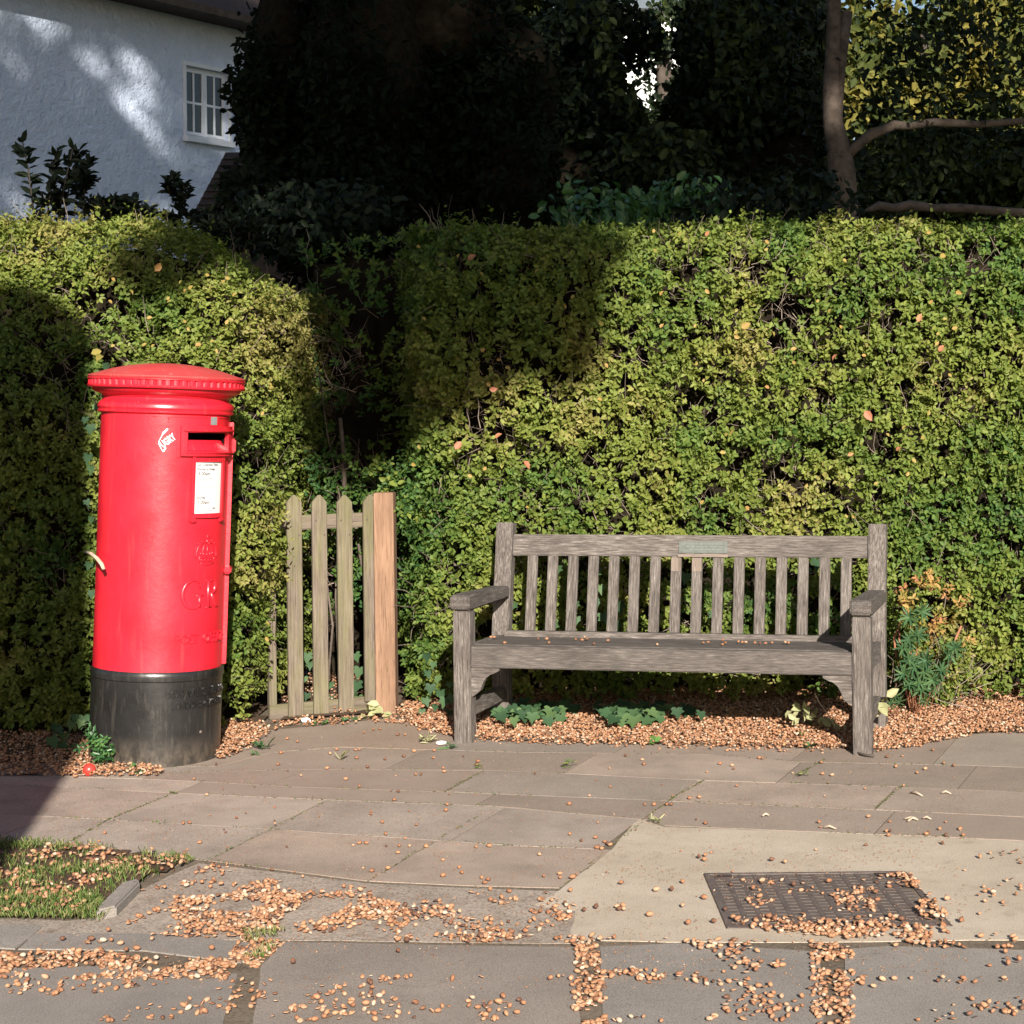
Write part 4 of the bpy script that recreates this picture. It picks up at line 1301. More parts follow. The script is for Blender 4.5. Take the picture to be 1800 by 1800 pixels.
for pts in (((1572, 1250), (1577, 1180), (1572, 1120), (1585, 1090), (1598, 1050)), ((1575, 1200), (1583, 1150), (1580, 1110)), ((1618, 1190), (1632, 1140), (1640, 1090)), ((1660, 1200), (1672, 1140), (1690, 1100)), ((1600, 1240), (1620, 1160), (1655, 1120))):
    tube_obj('stem', [P(u, v, 8.93) - ob.location for u, v in pts], [.008 - .0012 * i for i in range(len(pts))], M['stem_red'], ob, 6)
# spurge with blue green whorls
def whorl_plant(name, label, pos, mat, L, nper, base, cat='plant', wid=.22, group=None):
    root = empty(name, base, label=label, cat=cat, group=group)
    PPs, DD, NN = [], [], []
    for p in pos:
        ax = Vector((random.uniform(-.5, .5), -1, random.uniform(.0, .7))).normalized()
        b = ax.cross(Vector((0, 0, 1))).normalized(); c = ax.cross(b)
        for ringk, (el, l) in enumerate(((.25, 1), (.6, .75))):
            for k in range(nper):
                a = 2 * PI * (k + ringk * .5) / nper + random.uniform(-.15, .15)
                d = (b * math.cos(a) + c * math.sin(a)) * (1 - el * .4) + ax * el
                PPs.append(Vector(p) + ax * .012 * ringk); DD.append(d); NN.append(ax + Vector((random.uniform(-.2, .2),) * 3))
        # stem
    n = len(PPs)
    l = L * rng.uniform(.75, 1.15, n)
    T = np.stack([rng.uniform(0, 1, n), rng.uniform(.2, 1, n)], 1)
    Pa = np.array([list(q - Vector(base)) for q in PPs])
    link('leaves', leaf_mesh('leaves', Pa, np.array([list(q) for q in DD]), np.array([list(q) for q in NN]), l, l * wid, T), mat, root, kind='stuff' if n > 60 else None)
    for p in pos[:14]:
        q = Vector(p) - Vector(base)
        tube_obj('stem', [(q.x * .4, q.y + .05, .0), (q.x * .8, q.y + .03, q.z * .55), tuple(q)], [.003, .0025, .002], M['stem_red'], root, 5)
    return root
pos = [P(u, v, 8.72) for u, v in ((1600, 1125), (1588, 1140), (1612, 1118), (1595, 1160), (1608, 1172), (1590, 1185), (1612, 1195), (1625, 1180), (1598, 1205), (1630, 1160), (1618, 1210), (1640, 1195), (1655, 1180), (1600, 1085), (1618, 1075), (1665, 1150), (1680, 1140))]
whorl_plant('spurge_plant', 'blue-green spurge with starry whorled leaves beside the right end of the bench', pos, M['spurge'], .058, 8, (P(1610, 1240, 8.8).x, 8.8, 0))
pos = [P(u, v, 8.62) for u, v in ((1573, 1225), (1566, 1240), (1580, 1235), (1640, 1215), (1625, 1232))]
whorl_plant('spurge_plant', 'low feathery spurge shoots at the foot of the right back post of the bench', pos, M['spurge'], .04, 7, (P(1575, 1255, 8.6).x, 8.6, 0), wid=.12)
# low branches of the hedge at the right end, hanging to the ground
lowq = blob_points(1640, 1175, 75, 60, 8.95, .15, 300)
lowq = lowq[lowq[:, 2] > .04]
lb = empty('low_hedge_shoots', (float(lowq[:, 0].mean()), 8.9, 0), label='untidy olive hedge shoots spilling to the ground right of the bench', cat='shrub')
arr = sprigs(lowq - np.array(lb.location), np.tile([[.3, -1., -.2]], (len(lowq), 1)) + rng.normal(0, .6, (len(lowq), 3)), 7, .028, tintfn=lambda q: rng.uniform(.3, 1, len(q)))
link('leaves', leaf_mesh('leaves', *arr), M['privet'], lb, kind='stuff')
tw = blob_points(1640, 1200, 90, 50, 8.85, .12, 80); tw = tw[tw[:, 2] > .05]
link('twigs', twig_mesh('twigs', tw - np.array(lb.location), np.tile([[.6, -.5, .3]], (len(tw), 1)) + rng.normal(0, .6, (len(tw), 3)), rng.uniform(.08, .2, len(tw)), rng.uniform(.0015, .003, len(tw)), tint=.8), M['twig'], lb, kind='stuff')

# ------------------------------------------------------------------ ivy: five-lobed leaves, one object each
ivy_out = [(0, -.02), (.12, -.16), (.34, -.20), (.50, -.05), (.36, .10), (.56, .34), (.30, .42), (.16, .62), (0, 1.0)]
def ivy_mesh(tint):
    V = []; right = ivy_out; left = [(-x, y) for x, y in ivy_out[1:-1]][::-1]
    ring = right + left
    V = [(0, .18, 0.05)] + [(x, y, -.10 * (x * x + (y - .2) ** 2) * 1.2 + (.03 if abs(x) > .4 else 0)) for x, y in ring]
    n = len(ring)
    F = np.array([[0, 1 + i, 1 + (i + 1) % n] for i in range(n)])
    me = np_mesh('leaf', np.array(V), F, np.tile([[tint, .6]], (n + 1, 1)))
    me.materials.append(M['ivy'])
    return me
ivy_me = [ivy_mesh(t) for t in (.1, .35, .6, .9)]
def ivy_leaf(parent, p, s, face=None):
    """leaf lying with its tip towards the viewer and downwards"""
    o = link('leaf', random.choice(ivy_me), None, parent)
    o.location = Vector(p) - parent.location
    if face == 'wall':
        o.rotation_euler = (R(-95 + random.uniform(-25, 25)), random.uniform(-.4, .4), random.uniform(-.5, .5))
    else:
        o.rotation_euler = (R(-42 + random.uniform(-22, 18)), random.uniform(-.35, .35), PI + random.uniform(-.9, .9) - PI)
        o.rotation_euler = (R(180 + 42 + random.uniform(-20, 18)), random.uniform(-.3, .3), random.uniform(-.8, .8))
    o.scale = (s, s, s)
    return o
def ivy_clump(label, pxs, size, face=None, Y=None, vines=None):
    u, v = pxs[0]
    base = P(u, v, Y) if Y else Vector((*G(u, v + 25), 0))
    root = empty('ivy', (base.x, base.y, 0), label=label, cat='ivy', group=None)
    for (u, v) in pxs:
        if Y: p = P(u, v, Y + random.uniform(-.03, .03))
        else:
            h = random.uniform(.04, .085)
            x, y = G(u, v, h); p = Vector((x, y, h))
        ivy_leaf(root, p, size * random.uniform(.7, 1.15), face)
    return root
def scatter(u0, u1, v0, v1, n): return [(u0 + (u1 - u0) * (i + random.random()) / n, random.uniform(v0, v1)) for i in range(n)]
ivy_clump('patch of dark green ivy on the acorns under the left half of the bench', scatter(866, 1012, 1228, 1250, 34) + scatter(870, 990, 1244, 1264, 24), .058)
ivy_clump('patch of dark green ivy on the acorns under the middle of the bench', scatter(1050, 1168, 1232, 1250, 24) + scatter(1075, 1160, 1248, 1268, 18), .07)
ivy_clump('small ivy sprig at the right end of the ivy under the bench', [(1178, 1240), (1190, 1246), (1205, 1240), (1218, 1244), (1232, 1252), (1212, 1252)], .06)
ivy_clump('ivy trailing down the hedge left of the bench leg', [(750, 1150), (762, 1165), (752, 1180), (770, 1190), (757, 1205), (775, 1215), (748, 1228), (765, 1240), (782, 1228), (790, 1250), (742, 1248), (756, 1262), (775, 1262), (790, 1200), (795, 1222)], .05, 'wall', 8.85)
ivy_clump('ivy climbing the hedge behind the bench back slats', [(1050, 1000), (1055, 1030), (1045, 1055), (1060, 1080), (1010, 1060), (1088, 1060), (1083, 1095), (980, 995), (1435, 985), (1420, 1000), (1015, 1085), (1205, 1010), (1155, 1085), (905, 1060), (1255, 1075), (970, 1095)], .06, 'wall', 8.93)
ivy_clump('ivy on the soil behind the picket gate', [(540, 1150), (545, 1165), (625, 1150), (632, 1175), (628, 1200), (580, 1200), (582, 1225), (620, 1215), (540, 1220), (535, 1190), (588, 1240), (630, 1225)], .06, 'wall', 9.35)
ivy_clump('ivy on the ground at the left edge behind the pillar box', scatter(90, 170, 1255, 1330, 26), .05, 'wall', 8.1)
ivy_clump('ivy sprig hanging over the left rim of the red post box cap', [(186, 640), (176, 655), (190, 650), (150, 735), (158, 748), (168, 712), (155, 800), (160, 820), (152, 880), (160, 910), (157, 990), (162, 1040)], .045, 'wall', 8.16)

# weeds and wilted stems
def weed(label, u, v, s, mat, n=10, up=.6, cat='weed', L=.03, wid=.35, group=None):
    x, y = G(u, v)
    root = empty('weed', (x, y, 0), label=label, cat=cat, group=group)
    d = np.stack([rng.normal(0, 1, n), rng.normal(0, 1, n), rng.uniform(up * .4, up * 1.6, n)], 1)
    Pb = np.stack([rng.normal(0, s * .5, n), rng.normal(0, s * .5, n), rng.uniform(.002, s, n)], 1)
    l = L * rng.uniform(.6, 1.3, n)
    T = np.stack([rng.uniform(0, 1, n), rng.uniform(.3, 1, n)], 1)
    link('leaves', leaf_mesh('leaves', Pb, d, np.stack([rng.normal(0, .4, n), rng.normal(0, .4, n) - .4, np.ones(n)], 1), l, l * wid, T), mat, root)
    return root
weed('pale green weed growing at the edge of the acorn bed under the bench', 1152, 1310, .02, M['gloss'], 14, .5, L=.035, wid=.6)
weed('bright green weed right of the ivy under the bench', 1436, 1283, .03, M['spurge'], 16, .7, L=.045, wid=.25)
weed('small weed below the bright green one beside the bench leg', 1416, 1300, .02, M['gloss'], 10, .6, L=.03)
weed('dark two-leaved weed at the paving edge before the right bench leg', 1421, 1318, .012, M['ivy'], 5, .4, L=.045, wid=.7)
weed('green weed in the acorns right of the pillar box base', 461, 1318, .02, M['spurge'], 18, .7, L=.045, wid=.2)
weed('small weed right beside the pillar box weed on the paving', 446, 1328, .012, M['gloss'], 8, .5, L=.025)
weed('yellowish weed tuft on the paving left of the bench leg', 752, 1306, .025, M['pale'], 22, .5, L=.04, wid=.18)
weed('flat green weed beside the white litter by the bench leg', 790, 1317, .02, M['gloss'], 12, .2, L=.04, wid=.2)
weed('dry tuft in the paving joint above the drain cover', 1152, 1447, .018, M['pale'], 20, .6, L=.03, wid=.15)
weed('mossy tuft in the paving joint right of the bench middle', 1412, 1365, .02, M['grass'], 18, .3, L=.02, wid=.3)
weed('thin moss line on the slabs left of centre', 1000, 1350, .03, M['grass'], 22, .15, L=.025, wid=.2)
weed('tiny green tuft in the joint near the pillar box', 838, 1352, .014, M['grass'], 12, .3, L=.018)
weed('dry stalk on the paving before the gate', 599, 1338, .01, M['pale'], 7, 1.4, L=.05, wid=.08)
weed('small tuft in the joint left on the slabs', 305, 1396, .012, M['grass'], 10, .3, L=.016)
weed('low weed at the foot of the pillar box, in the acorns', 232, 1358, .02, M['gloss'], 12, .5, L=.028, wid=.5)
weed('tiny weed in front of the pillar box base centre', 246, 1364, .014, M['gloss'], 9, .5, L=.024, wid=.5)
for u, v in ((555, 1277), (572, 1275), (606, 1270), (622, 1268)):
    weed('tiny green weed in the paving edge below the gate', u, v, .012, M['gloss'], 8, .5, L=.025, wid=.3, group='tiny weeds below the gate')
# leafy plant at the left foot of the pillar box
x, y = G(168, 1345)
pl = empty('wild_geranium', (x, y, 0), label='leafy green plant sprawling at the left foot of the pillar box', cat='plant')
q = np.array([[*P(u, v, 7.72)] for (u, v) in [(random.gauss(170, 10), random.gauss(1302, 10)) for _ in range(9)] + [(random.gauss(180, 9), random.gauss(1335, 8)) for _ in range(9)] + [(193, 1330), (196, 1322)]])
arr = sprigs(q - np.array([x, y, 0]), np.tile([[0, -.8, .6]], (len(q), 1)) + rng.normal(0, .4, (len(q), 3)), 8, .036, tintfn=lambda q: rng.uniform(.2, .9, len(q)), wid=.42)
link('leaves', leaf_mesh('leaves', *arr), M['gloss'], pl, kind='stuff')
# wilted pale leaves
def wilted(label, pts, Y, s):
    base = P(*pts[0], Y)
    root = empty('wilted_plant', (base.x, base.y, 0), label=label, cat='plant')
    for (u, v) in pts:
        n = 2
        L = s * rng.uniform(.8, 1.3, n)
        me = leaf_mesh('leaf', rng.normal(0, .01, (n, 3)), rng.normal(0, 1, (n, 3)) * [1, .5, .6] + [0, 0, -.3], rng.normal(0, .5, (n, 3)) + [0, -1, .6], L, L * .62, np.stack([rng.uniform(0, 1, n), rng.uniform(.3, 1, n)], 1), fold=.4)
        p = P(u, v, Y); 
        if p.z < .015: p.z = .02
        link('leaf', me, M['pale'], root, loc=p - root.location)
    return root
wilted('wilted pale green leaves on the foot of the new gate post', [(648, 1240), (660, 1238), (655, 1252), (668, 1255), (645, 1256), (675, 1262)], 8.86, .05)
wilted('withered pale plant under the right end of the bench', [(1385, 1250), (1398, 1247), (1410, 1250), (1420, 1245), (1432, 1252), (1445, 1262), (1460, 1272), (1470, 1280), (1405, 1262), (1425, 1265), (1452, 1262)], 8.35, .042)
wilted('large wilted leaf hanging on the right back post of the bench', [(1543, 1228), (1555, 1225), (1545, 1245)], 8.24, .06)
tube = tube_obj('dry_stalk', [P(1432, 1218, 8.3), P(1440, 1235, 8.3), P(1455, 1255, 8.3), P(1468, 1278, 8.3)], [.003, .003, .0028, .0025], M['dry_wood'], None, 6)
props(tube, 'thin dry stalk leaning under the right end of the bench', 'stalk')
tube = tube_obj('fallen_twig', [Vector((*G(u, v), .014)) for u, v in ((862, 1302), (900, 1304), (950, 1305), (1000, 1307))], [.004, .005, .0045, .003], M['bark'], None, 6)
props(tube, 'brown twig lying along the front edge of the acorn bed', 'twig')
tube = tube_obj('cable', [Vector((*G(u, v), .01)) for u, v in ((1491, 1290), (1490, 1305), (1494, 1318), (1506, 1327), (1520, 1331), (1536, 1333))], [.005] * 6, M['bark_dark'], None, 6)
props(tube, 'dark bent twig curling round the foot of the right bench leg', 'twig')
tube = tube_obj('bent_stick', [P(150, 970, 7.9), P(160, 973, 7.82), P(171, 982, 7.74), P(179, 992, 7.715), P(182, 1001, 7.71)], [.005, .0075, .0085, .0085, .007], M['dry_wood'], None, 7)
props(tube, 'pale frayed stick poking out past the left side of the post box', 'stick')

# ------------------------------------------------------------------ small litter
def crumple(name, label, cat, u, v, s, mat, flat=.5, z=0.006, sub=2, amp=.5):
    bm = bmesh.new(); bmesh.ops.create_icosphere(bm, subdivisions=sub, radius=s)
    for w in bm.verts:
        w.co += noise.noise_vector(w.co * 60 + Vector((u, v, 0))) * s * amp
        w.co.z *= flat
    x, y = G(u, v)
    return bm_obj(name, bm, mat, None, loc=(x, y, z + s * flat * .6), label=label, cat=cat)
crumple('crumpled_paper', 'crumpled white paper lying below the picket gate', 'litter', 537, 1270, .022, M['litter_w'])
crumple('paper_scrap', 'torn white paper scrap on the paving left of the bench leg', 'litter', 775, 1310, .022, M['litter_w'], .35)
bm = bmesh.new(); bmesh.ops.create_uvsphere(bm, u_segments=20, v_segments=12, radius=.026)
x, y = G(157, 1364)
bm_obj('red_ball', bm, M['apple'], None, smooth=True, loc=(x, y, .025), label='small red ball half buried in acorns left of the pillar box', cat='ball')
for (u0, v0, u1, v1) in ((1590, 1442, 1614, 1444), (1596, 1446, 1612, 1441), (1622, 1441, 1637, 1443), (1448, 1457, 1470, 1460), (1655, 1396, 1672, 1398), (1600, 1396, 1622, 1402), (1340, 1437, 1352, 1436)):
    t = tube_obj('wood_chip', [Vector((*G(u0, v0), .006)), Vector((*G((u0 + u1) / 2, (v0 + v1) / 2 - 1), .011)), Vector((*G(u1, v1), .006))], [.003, .005, .002], M['dry_wood'], None, 5)
    props(t, 'pale splinter of wood lying on the right hand slabs', 'wood chip', 'pale splinters on the slabs')

# ------------------------------------------------------------------ acorns
def acorn_template():
    prof = [(0.0, 0), (.62, .07), (.95, .3), (1.0, .5), (.82, .78), (.40, .96), (0.0, 1.06)]
    V, F = [(0, 0, -.0)], []
    seg = 7
    for r, z in prof[1:-1]:
        for k in range(seg):
            V.append((z - .5, .34 * r * math.cos(2 * PI * k / seg), .34 * r * math.sin(2 * PI * k / seg)))
    V[0] = (-.5, 0, 0); V.append((.58, 0, 0))
    q = []
    m = len(prof) - 2
    for i in range(m - 1):
        for k in range(seg):
            a = 1 + i * seg + k; b = 1 + i * seg + (k + 1) % seg
            q.append((a, b, b + seg, a + seg))
    t = [(0, 1 + (k + 1) % seg, 1 + k) for k in range(seg)] + [(len(V) - 1, 1 + (m - 1) * seg + k, 1 + (m - 1) * seg + (k + 1) % seg) for k in range(seg)]
    return np.array(V, float), np.array(q), np.array(t)
AV, AQ, AT = acorn_template()
def acorn_single(tint, name='acorn'):
    Tt = np.tile([[tint, .6]], (len(AV), 1))
    Tt[:1 + 7, 0] = max(0, tint - .25) if tint < .8 else tint
    me = np_mesh(name, AV, [AQ, AT], Tt, True)
    me.materials.append(M['acorn'])
    return me
acorn_me = [acorn_single(t) for t in (.1, .25, .35, .45, .6, .8)]

def chips_and_acorns(name, pts, zs, label, size=.0165, shell=.5):
    n = len(pts)
    sc = size * rng.uniform(.7, 1.2, n) * np.where(pts[:, 1] > 7, .86, 1.0)
    yaw = rng.uniform(0, 2 * PI, n); pit = rng.normal(0, .35, n)
    cy, sy, cp, sp = np.cos(yaw), np.sin(yaw), np.cos(pit), np.sin(pit)
    Rm = np.stack([np.stack([cy * cp, -sy, cy * sp], -1), np.stack([sy * cp, cy, sy * sp], -1), np.stack([-sp, 0 * sp, cp], -1)], 1)
    isshell = rng.uniform(0, 1, n) < shell
    sq = np.ones((n, 3)); sq[isshell] = np.stack([rng.uniform(.6, 1.0, isshell.sum()), rng.uniform(.9, 1.5, isshell.sum()), rng.uniform(.12, .35, isshell.sum())], 1)
    V = AV[None] * sq[:, None, :] * sc[:, None, None]
    V = np.einsum('nij,nkj->nki', Rm, V)
    V[:, :, 0] += pts[:, 0:1]; V[:, :, 1] += pts[:, 1:2]; V[:, :, 2] += zs[:, None] + (sc * .3)[:, None]
    k = len(AV)
    off = (np.arange(n) * k)[:, None, None]
    Q = (AQ[None] + off).reshape(-1, 4); T3 = (AT[None] + off).reshape(-1, 3)
    ti = np.clip(rng.choice([.05, .25, .4, .5, .62, .75, .88, 1.0], n, p=[.06, .12, .16, .18, .18, .14, .1, .06]) + rng.normal(0, .05, n), 0, 1)
    T = np.repeat(np.stack([ti, rng.uniform(.3, 1, n)], 1), k, axis=0)
    return np_mesh(name, V.reshape(-1, 3), [Q, T3], T, True)

def area_pts(px, dens, soft=0.0, seedn=0.0, ns=5.0, thr=-9):
    poly = [G(*p) for p in px]
    xs = [p[0] for p in poly]; ys = [p[1] for p in poly]
    A = (max(xs) - min(xs)) * (max(ys) - min(ys))
    n = int(A * dens)
    x = rng.uniform(min(xs), max(xs), n); y = rng.uniform(min(ys), max(ys), n)
    k = in_poly(x, y, poly)
    x, y = x[k], y[k]
    if thr > -5:
        nn = np.array([noise.noise(Vector((a * ns, b * ns, seedn))) for a, b in zip(x, y)])
        kk = rng.uniform(-.12, .12, len(x)) + nn > thr
        x, y = x[kk], y[kk]
    return np.stack([x, y], 1)
sets = []
def add_set(px, dens, z, thr=-9, ns=5, seedn=0.0):
    p = area_pts(px, dens, thr=thr, ns=ns, seedn=seedn)
    sets.append((p, rng.uniform(z[0], z[1], len(p))))
add_set([(700, 1250), (720, 1275), (790, 1297), (835, 1303), (1000, 1309), (1240, 1314), (1480, 1319), (1545, 1323), (1620, 1313), (1730, 1290), (2050, 1296), (2050, 1180), (800, 1180)], 8200, (.003, .026))
add_set([(835, 1298), (1000, 1304), (1240, 1309), (1480, 1314), (1480, 1326), (1240, 1320), (1000, 1312), (830, 1306)], 1800, (-.003, .008), -.05, 12)
add_set([(60, 1330), (100, 1368), (165, 1368), (278, 1366), (290, 1358), (180, 1340), (150, 1300), (60, 1290)], 6500, (.004, .026))
add_set([(-400, 1330), (-400, 1365), (90, 1366), (90, 1290), (-400, 1290)], 4500, (.004, .02))
add_set([(378, 1338), (400, 1335), (440, 1318), (462, 1300), (478, 1290), (460, 1275), (378, 1275)], 6500, (.004, .028))
add_set([(478, 1290), (500, 1280), (690, 1272), (760, 1290), (760, 1240), (478, 1240)], 2200, (.0, .014), -.15, 6)
add_set([(500, 1265), (700, 1255), (690, 1170), (480, 1170)], 2500, (.0, .03), -.1, 6)
# worn concrete area left
add_set([(215, 1640), (240, 1610), (290, 1575), (360, 1572), (420, 1565), (560, 1572), (700, 1590), (700, 1650), (560, 1650), (400, 1640), (300, 1632)], 5200, (0, .012), -.02, 6, 1.0)
add_set([(300, 1575), (700, 1572), (900, 1590), (900, 1655), (215, 1650)], 3200, (0, .01), .12, 5, 4.0)
add_set([(440, 1555), (495, 1540), (490, 1565), (430, 1562)], 3500, (0, .008), 0, 9)
add_set([(600, 1560), (1010, 1575), (1010, 1655), (600, 1655)], 1400, (0, .006), .18, 7, 2.2)
add_set([(690, 1645), (1010, 1650), (1010, 1662), (690, 1658)], 5200, (0, .008), .0, 9)
add_set([(425, 1650), (500, 1655), (455, 1700), (350, 1705), (330, 1690), (400, 1685)], 6500, (-.008, .006))
add_set([(-500, 1670), (60, 1676), (200, 1676), (280, 1690), (340, 1680), (420, 1695), (400, 1725), (-500, 1715)], 5800, (-.006, .008), -.15, 6)
add_set([(110, 1640), (200, 1640), (195, 1662), (150, 1665)], 2500, (.004, .01), .1, 9)
add_set([(40, 1485), (240, 1500), (340, 1515), (300, 1545), (250, 1555), (180, 1610), (40, 1620)], 1900, (.012, .022), .0, 6, 7.0)
add_set([(240, 1530), (400, 1525), (420, 1560), (250, 1570)], 1500, (0, .01), .05, 7, 3.0)
# around the drain cover
add_set([(1270, 1612), (1300, 1608), (1340, 1625), (1480, 1622), (1560, 1632), (1640, 1628), (1680, 1640), (1600, 1655), (1460, 1650), (1330, 1640)], 6000, (.001, .012), -.02, 6)
add_set([(1560, 1540), (1600, 1540), (1665, 1610), (1660, 1640), (1620, 1620), (1595, 1570)], 5000, (.001, .012), -.1, 7)
add_set([(1310, 1570), (1560, 1560), (1640, 1640), (1330, 1635)], 2600, (-.004, .003), .14, 7, 5.0)
add_set([(1250, 1540), (1590, 1536), (1620, 1570), (1280, 1575)], 500, (-.002, .003), .1, 6, 2.0)
add_set([(1000, 1640), (1200, 1655), (1480, 1662), (1480, 1735), (1020, 1725)], 2600, (.002, .01), .12, 4.5, 9.0)
add_set([(1015, 1655), (1052, 1655), (1075, 1830), (1000, 1830)], 5000, (-.002, .004), -.2, 8)
add_set([(1425, 1655), (1500, 1655), (1500, 1830), (1430, 1830)], 5000, (-.002, .004), -.2, 8)
add_set([(1480, 1640), (1720, 1640), (1720, 1670), (1480, 1668)], 1800, (.002, .008), .08, 7, 11.0)
add_set([(1720, 1480), (2300, 1500), (2300, 1740), (1720, 1730)], 500, (.002, .008), .1, 5, 11.0)
add_set([(-500, 1480), (60, 1490), (60, 1630), (-500, 1610)], 1500, (.01, .02), .0, 6, 17.0)
add_set([(-300, 1715), (2300, 1725), (2300, 1800), (-300, 1800)], 1500, (.002, .006), .15, 4, 21.0)
crumbs = []
for px_, d_, th_ in (([(60, 1300), (480, 1290), (800, 1300), (1700, 1310), (1700, 1500), (60, 1480)], 900, -.05), ([(300, 1500), (1700, 1480), (1700, 1740), (60, 1740), (60, 1640), (240, 1600)], 1500, -.05)):
    crumbs.append(area_pts(px_, d_, thr=th_, ns=3.5, seedn=31.0))
cp_ = np.concatenate(crumbs)
me_ = chips_and_acorns('leaf_crumbs', cp_, np.full(len(cp_), .0006), '', size=.0055, shell=1.0)
props(link('leaf_crumbs', me_, M['acorn']), 'fine brown crumbs of leaf and acorn shell strewn over the pavement', 'crumbs', None, 'stuff')
# moss and grit gathered in the joints of the paving
mp = []
for rname in ('a', 'b', 'c', 'd', 'e', 'f'):
    for k in range(420):
        u = random.uniform(-100, 1800 if rname in 'abcd' else 1050)
        v = row_y(rname, u) + random.gauss(0, .9)
        x, y = G(u, v)
        if noise.noise(Vector((x * 2.2, y * 2.2, 8))) > -.05: mp.append((x, y))
for (xa, ya, xb, yb) in ((190, 1441, 309, 1393), (125, 1478, 190, 1441), (367, 1511, 580, 1406), (647, 1548, 869, 1417), (984, 1561, 1175, 1407), (1175, 1407, 1238, 1372), (784, 1391, 851, 1354), (1395, 1365, 1450, 1335), (1540, 1421, 1584, 1383)):
    for k in range(110):
        t = random.random(); x, y = G(xa + (xb - xa) * t + random.gauss(0, 1.2), ya + (yb - ya) * t)
        mp.append((x, y))
mp = np.array(mp); nm = len(mp)
me_ = leaf_mesh('joint_moss', np.concatenate([mp, rng.uniform(-.002, .001, (nm, 1))], 1), np.stack([rng.normal(0, 1, nm), rng.normal(0, 1, nm), rng.uniform(.1, .7, nm)], 1), np.tile([[0, 0, 1.]], (nm, 1)), rng.uniform(.004, .011, nm), rng.uniform(.003, .006, nm), np.stack([rng.uniform(.3, 1, nm), rng.uniform(0, .5, nm)], 1))
props(link('joint_moss', me_, M['grass']), 'moss and dry grit gathered in the joints between paving slabs', 'moss', None, 'stuff')
ALLP = np.concatenate([s[0] for s in sets]); ALLZ = np.concatenate([s[1] for s in sets])
litter = link('acorn_litter', chips_and_acorns('acorn_litter', ALLP, ALLZ, ''), M['acorn'], None)
props(litter, 'thick litter of fallen orange-brown acorns and shells along hedge, paving and drain cover', 'acorn litter', None, 'stuff')

def put_acorn(u, v, z, label, group, s=1.0):
    x, y = G(u, v, z)
    o = link('acorn', random.choice(acorn_me), None, None, loc=(x, y, z + .0062 * s), rot=(random.uniform(0, 6), random.uniform(-.1, .1), random.uniform(0, 6.28)))
    k = .0185 * s * random.uniform(.85, 1.15)
    o.scale = (k, k, k)
    return props(o, label, 'acorn', group)
def zone(u, v):
    if v < 1340 and u < 480: return 'between the post box and the gate'
    if v < 1345 and u < 800: return 'before the picket gate'
    if v < 1375 and u < 800: return 'near the post box foot'
    if v < 1400 and u >= 1150: return 'before the right half of the bench'
    if v < 1400: return 'before the left half of the bench'
    if u < 420: return 'above the grass corner'
    if u < 760: return 'in the left middle of the pavement'
    if u < 1000: return 'in the middle of the pavement'
    if u < 1300: return 'beside the concrete patch'
    return 'at the right edge of the pavement'
slab_ac = [(652, 1433), (672, 1447), (678, 1468), (632, 1484), (644, 1484), (702, 1489), (720, 1489), (749, 1490), (700, 1501), (837, 1491), (860, 1489), (784, 1426), (333, 1448), (322, 1449), (184, 1466), (351, 1483), (363, 1399), (380, 1345), (341, 1371),
           (575, 1352), (505, 1300), (523, 1305), (494, 1325), (489, 1345), (592, 1319), (580, 1326), (625, 1320), (632, 1319), (640, 1289), (668, 1283), (656, 1284), (699, 1293), (712, 1293), (738, 1285), (710, 1331), (728, 1322), (763, 1321), (677, 1336), (731, 1363), (740, 1363), (627, 1334), (646, 1350), (608, 1371), (632, 1384), (700, 1393),
           (693, 1408), (786, 1416), (838, 1346), (840, 1340), (781, 1358), (779, 1352), (1001, 1415), (1172, 1416), (1180, 1416), (1212, 1405), (1229, 1403), (1240, 1449), (1132, 1345), (1266, 1344), (1287, 1347), (1290, 1353), (1335, 1334), (1340, 1335), (1446, 1362), (1463, 1364), (1444, 1342), (1575, 1349), (1560, 1332), (1627, 1353), (1659, 1343), (1677, 1347),
           (1612, 1360), (1527, 1437), (1440, 1447), (1558, 1463), (1565, 1463), (1562, 1470), (1632, 1466), (1628, 1468), (1652, 1459), (1663, 1470), (1688, 1459), (1693, 1470), (1657, 1484), (948, 1504), (1063, 1482), (1050, 1492), (1068, 1485), (1058, 1494), (1073, 1487), (1002, 1468), (1047, 1474), (956, 1542), (984, 1538), (985, 1545), (1618, 1313), (1640, 1320), (950, 1300), (762, 1334), (1100, 1330),
           (779, 1541), (847, 1545), (858, 1548), (852, 1554), (812, 1536), (654, 1533), (682, 1528), (532, 1543), (478, 1531), (385, 1526), (363, 1528), (862, 1565), (895, 1569), (1150, 1416)]
for u, v in slab_ac:
    put_acorn(u, v, .002, 'loose acorn lying on the paving slabs ' + zone(u, v), 'loose acorns on the paving slabs', .95)
ap_ac = [(1154, 1566), (1181, 1565), (1200, 1552), (1238, 1580), (1092, 1554), (1085, 1596), (1095, 1594), (1089, 1600), (1096, 1600), (1048, 1596), (1200, 1594), (1210, 1624), (1340, 1550), (1457, 1551), (1395, 1557), (1540, 1570), (1324, 1563), (1240, 1505), (1238, 1513), (1229, 1508), (1357, 1513), (1380, 1517), (993, 1590), (991, 1613),
         (1080, 1650), (1142, 1610), (1255, 1622), (1605, 1652), (1665, 1582), (1690, 1620), (1007, 1544), (1003, 1567), (1027, 1602), (950, 1604), (1275, 1601), (1352, 1613), (1362, 1618), (1564, 1612), (1585, 1618), (1574, 1614), (1346, 1628)]
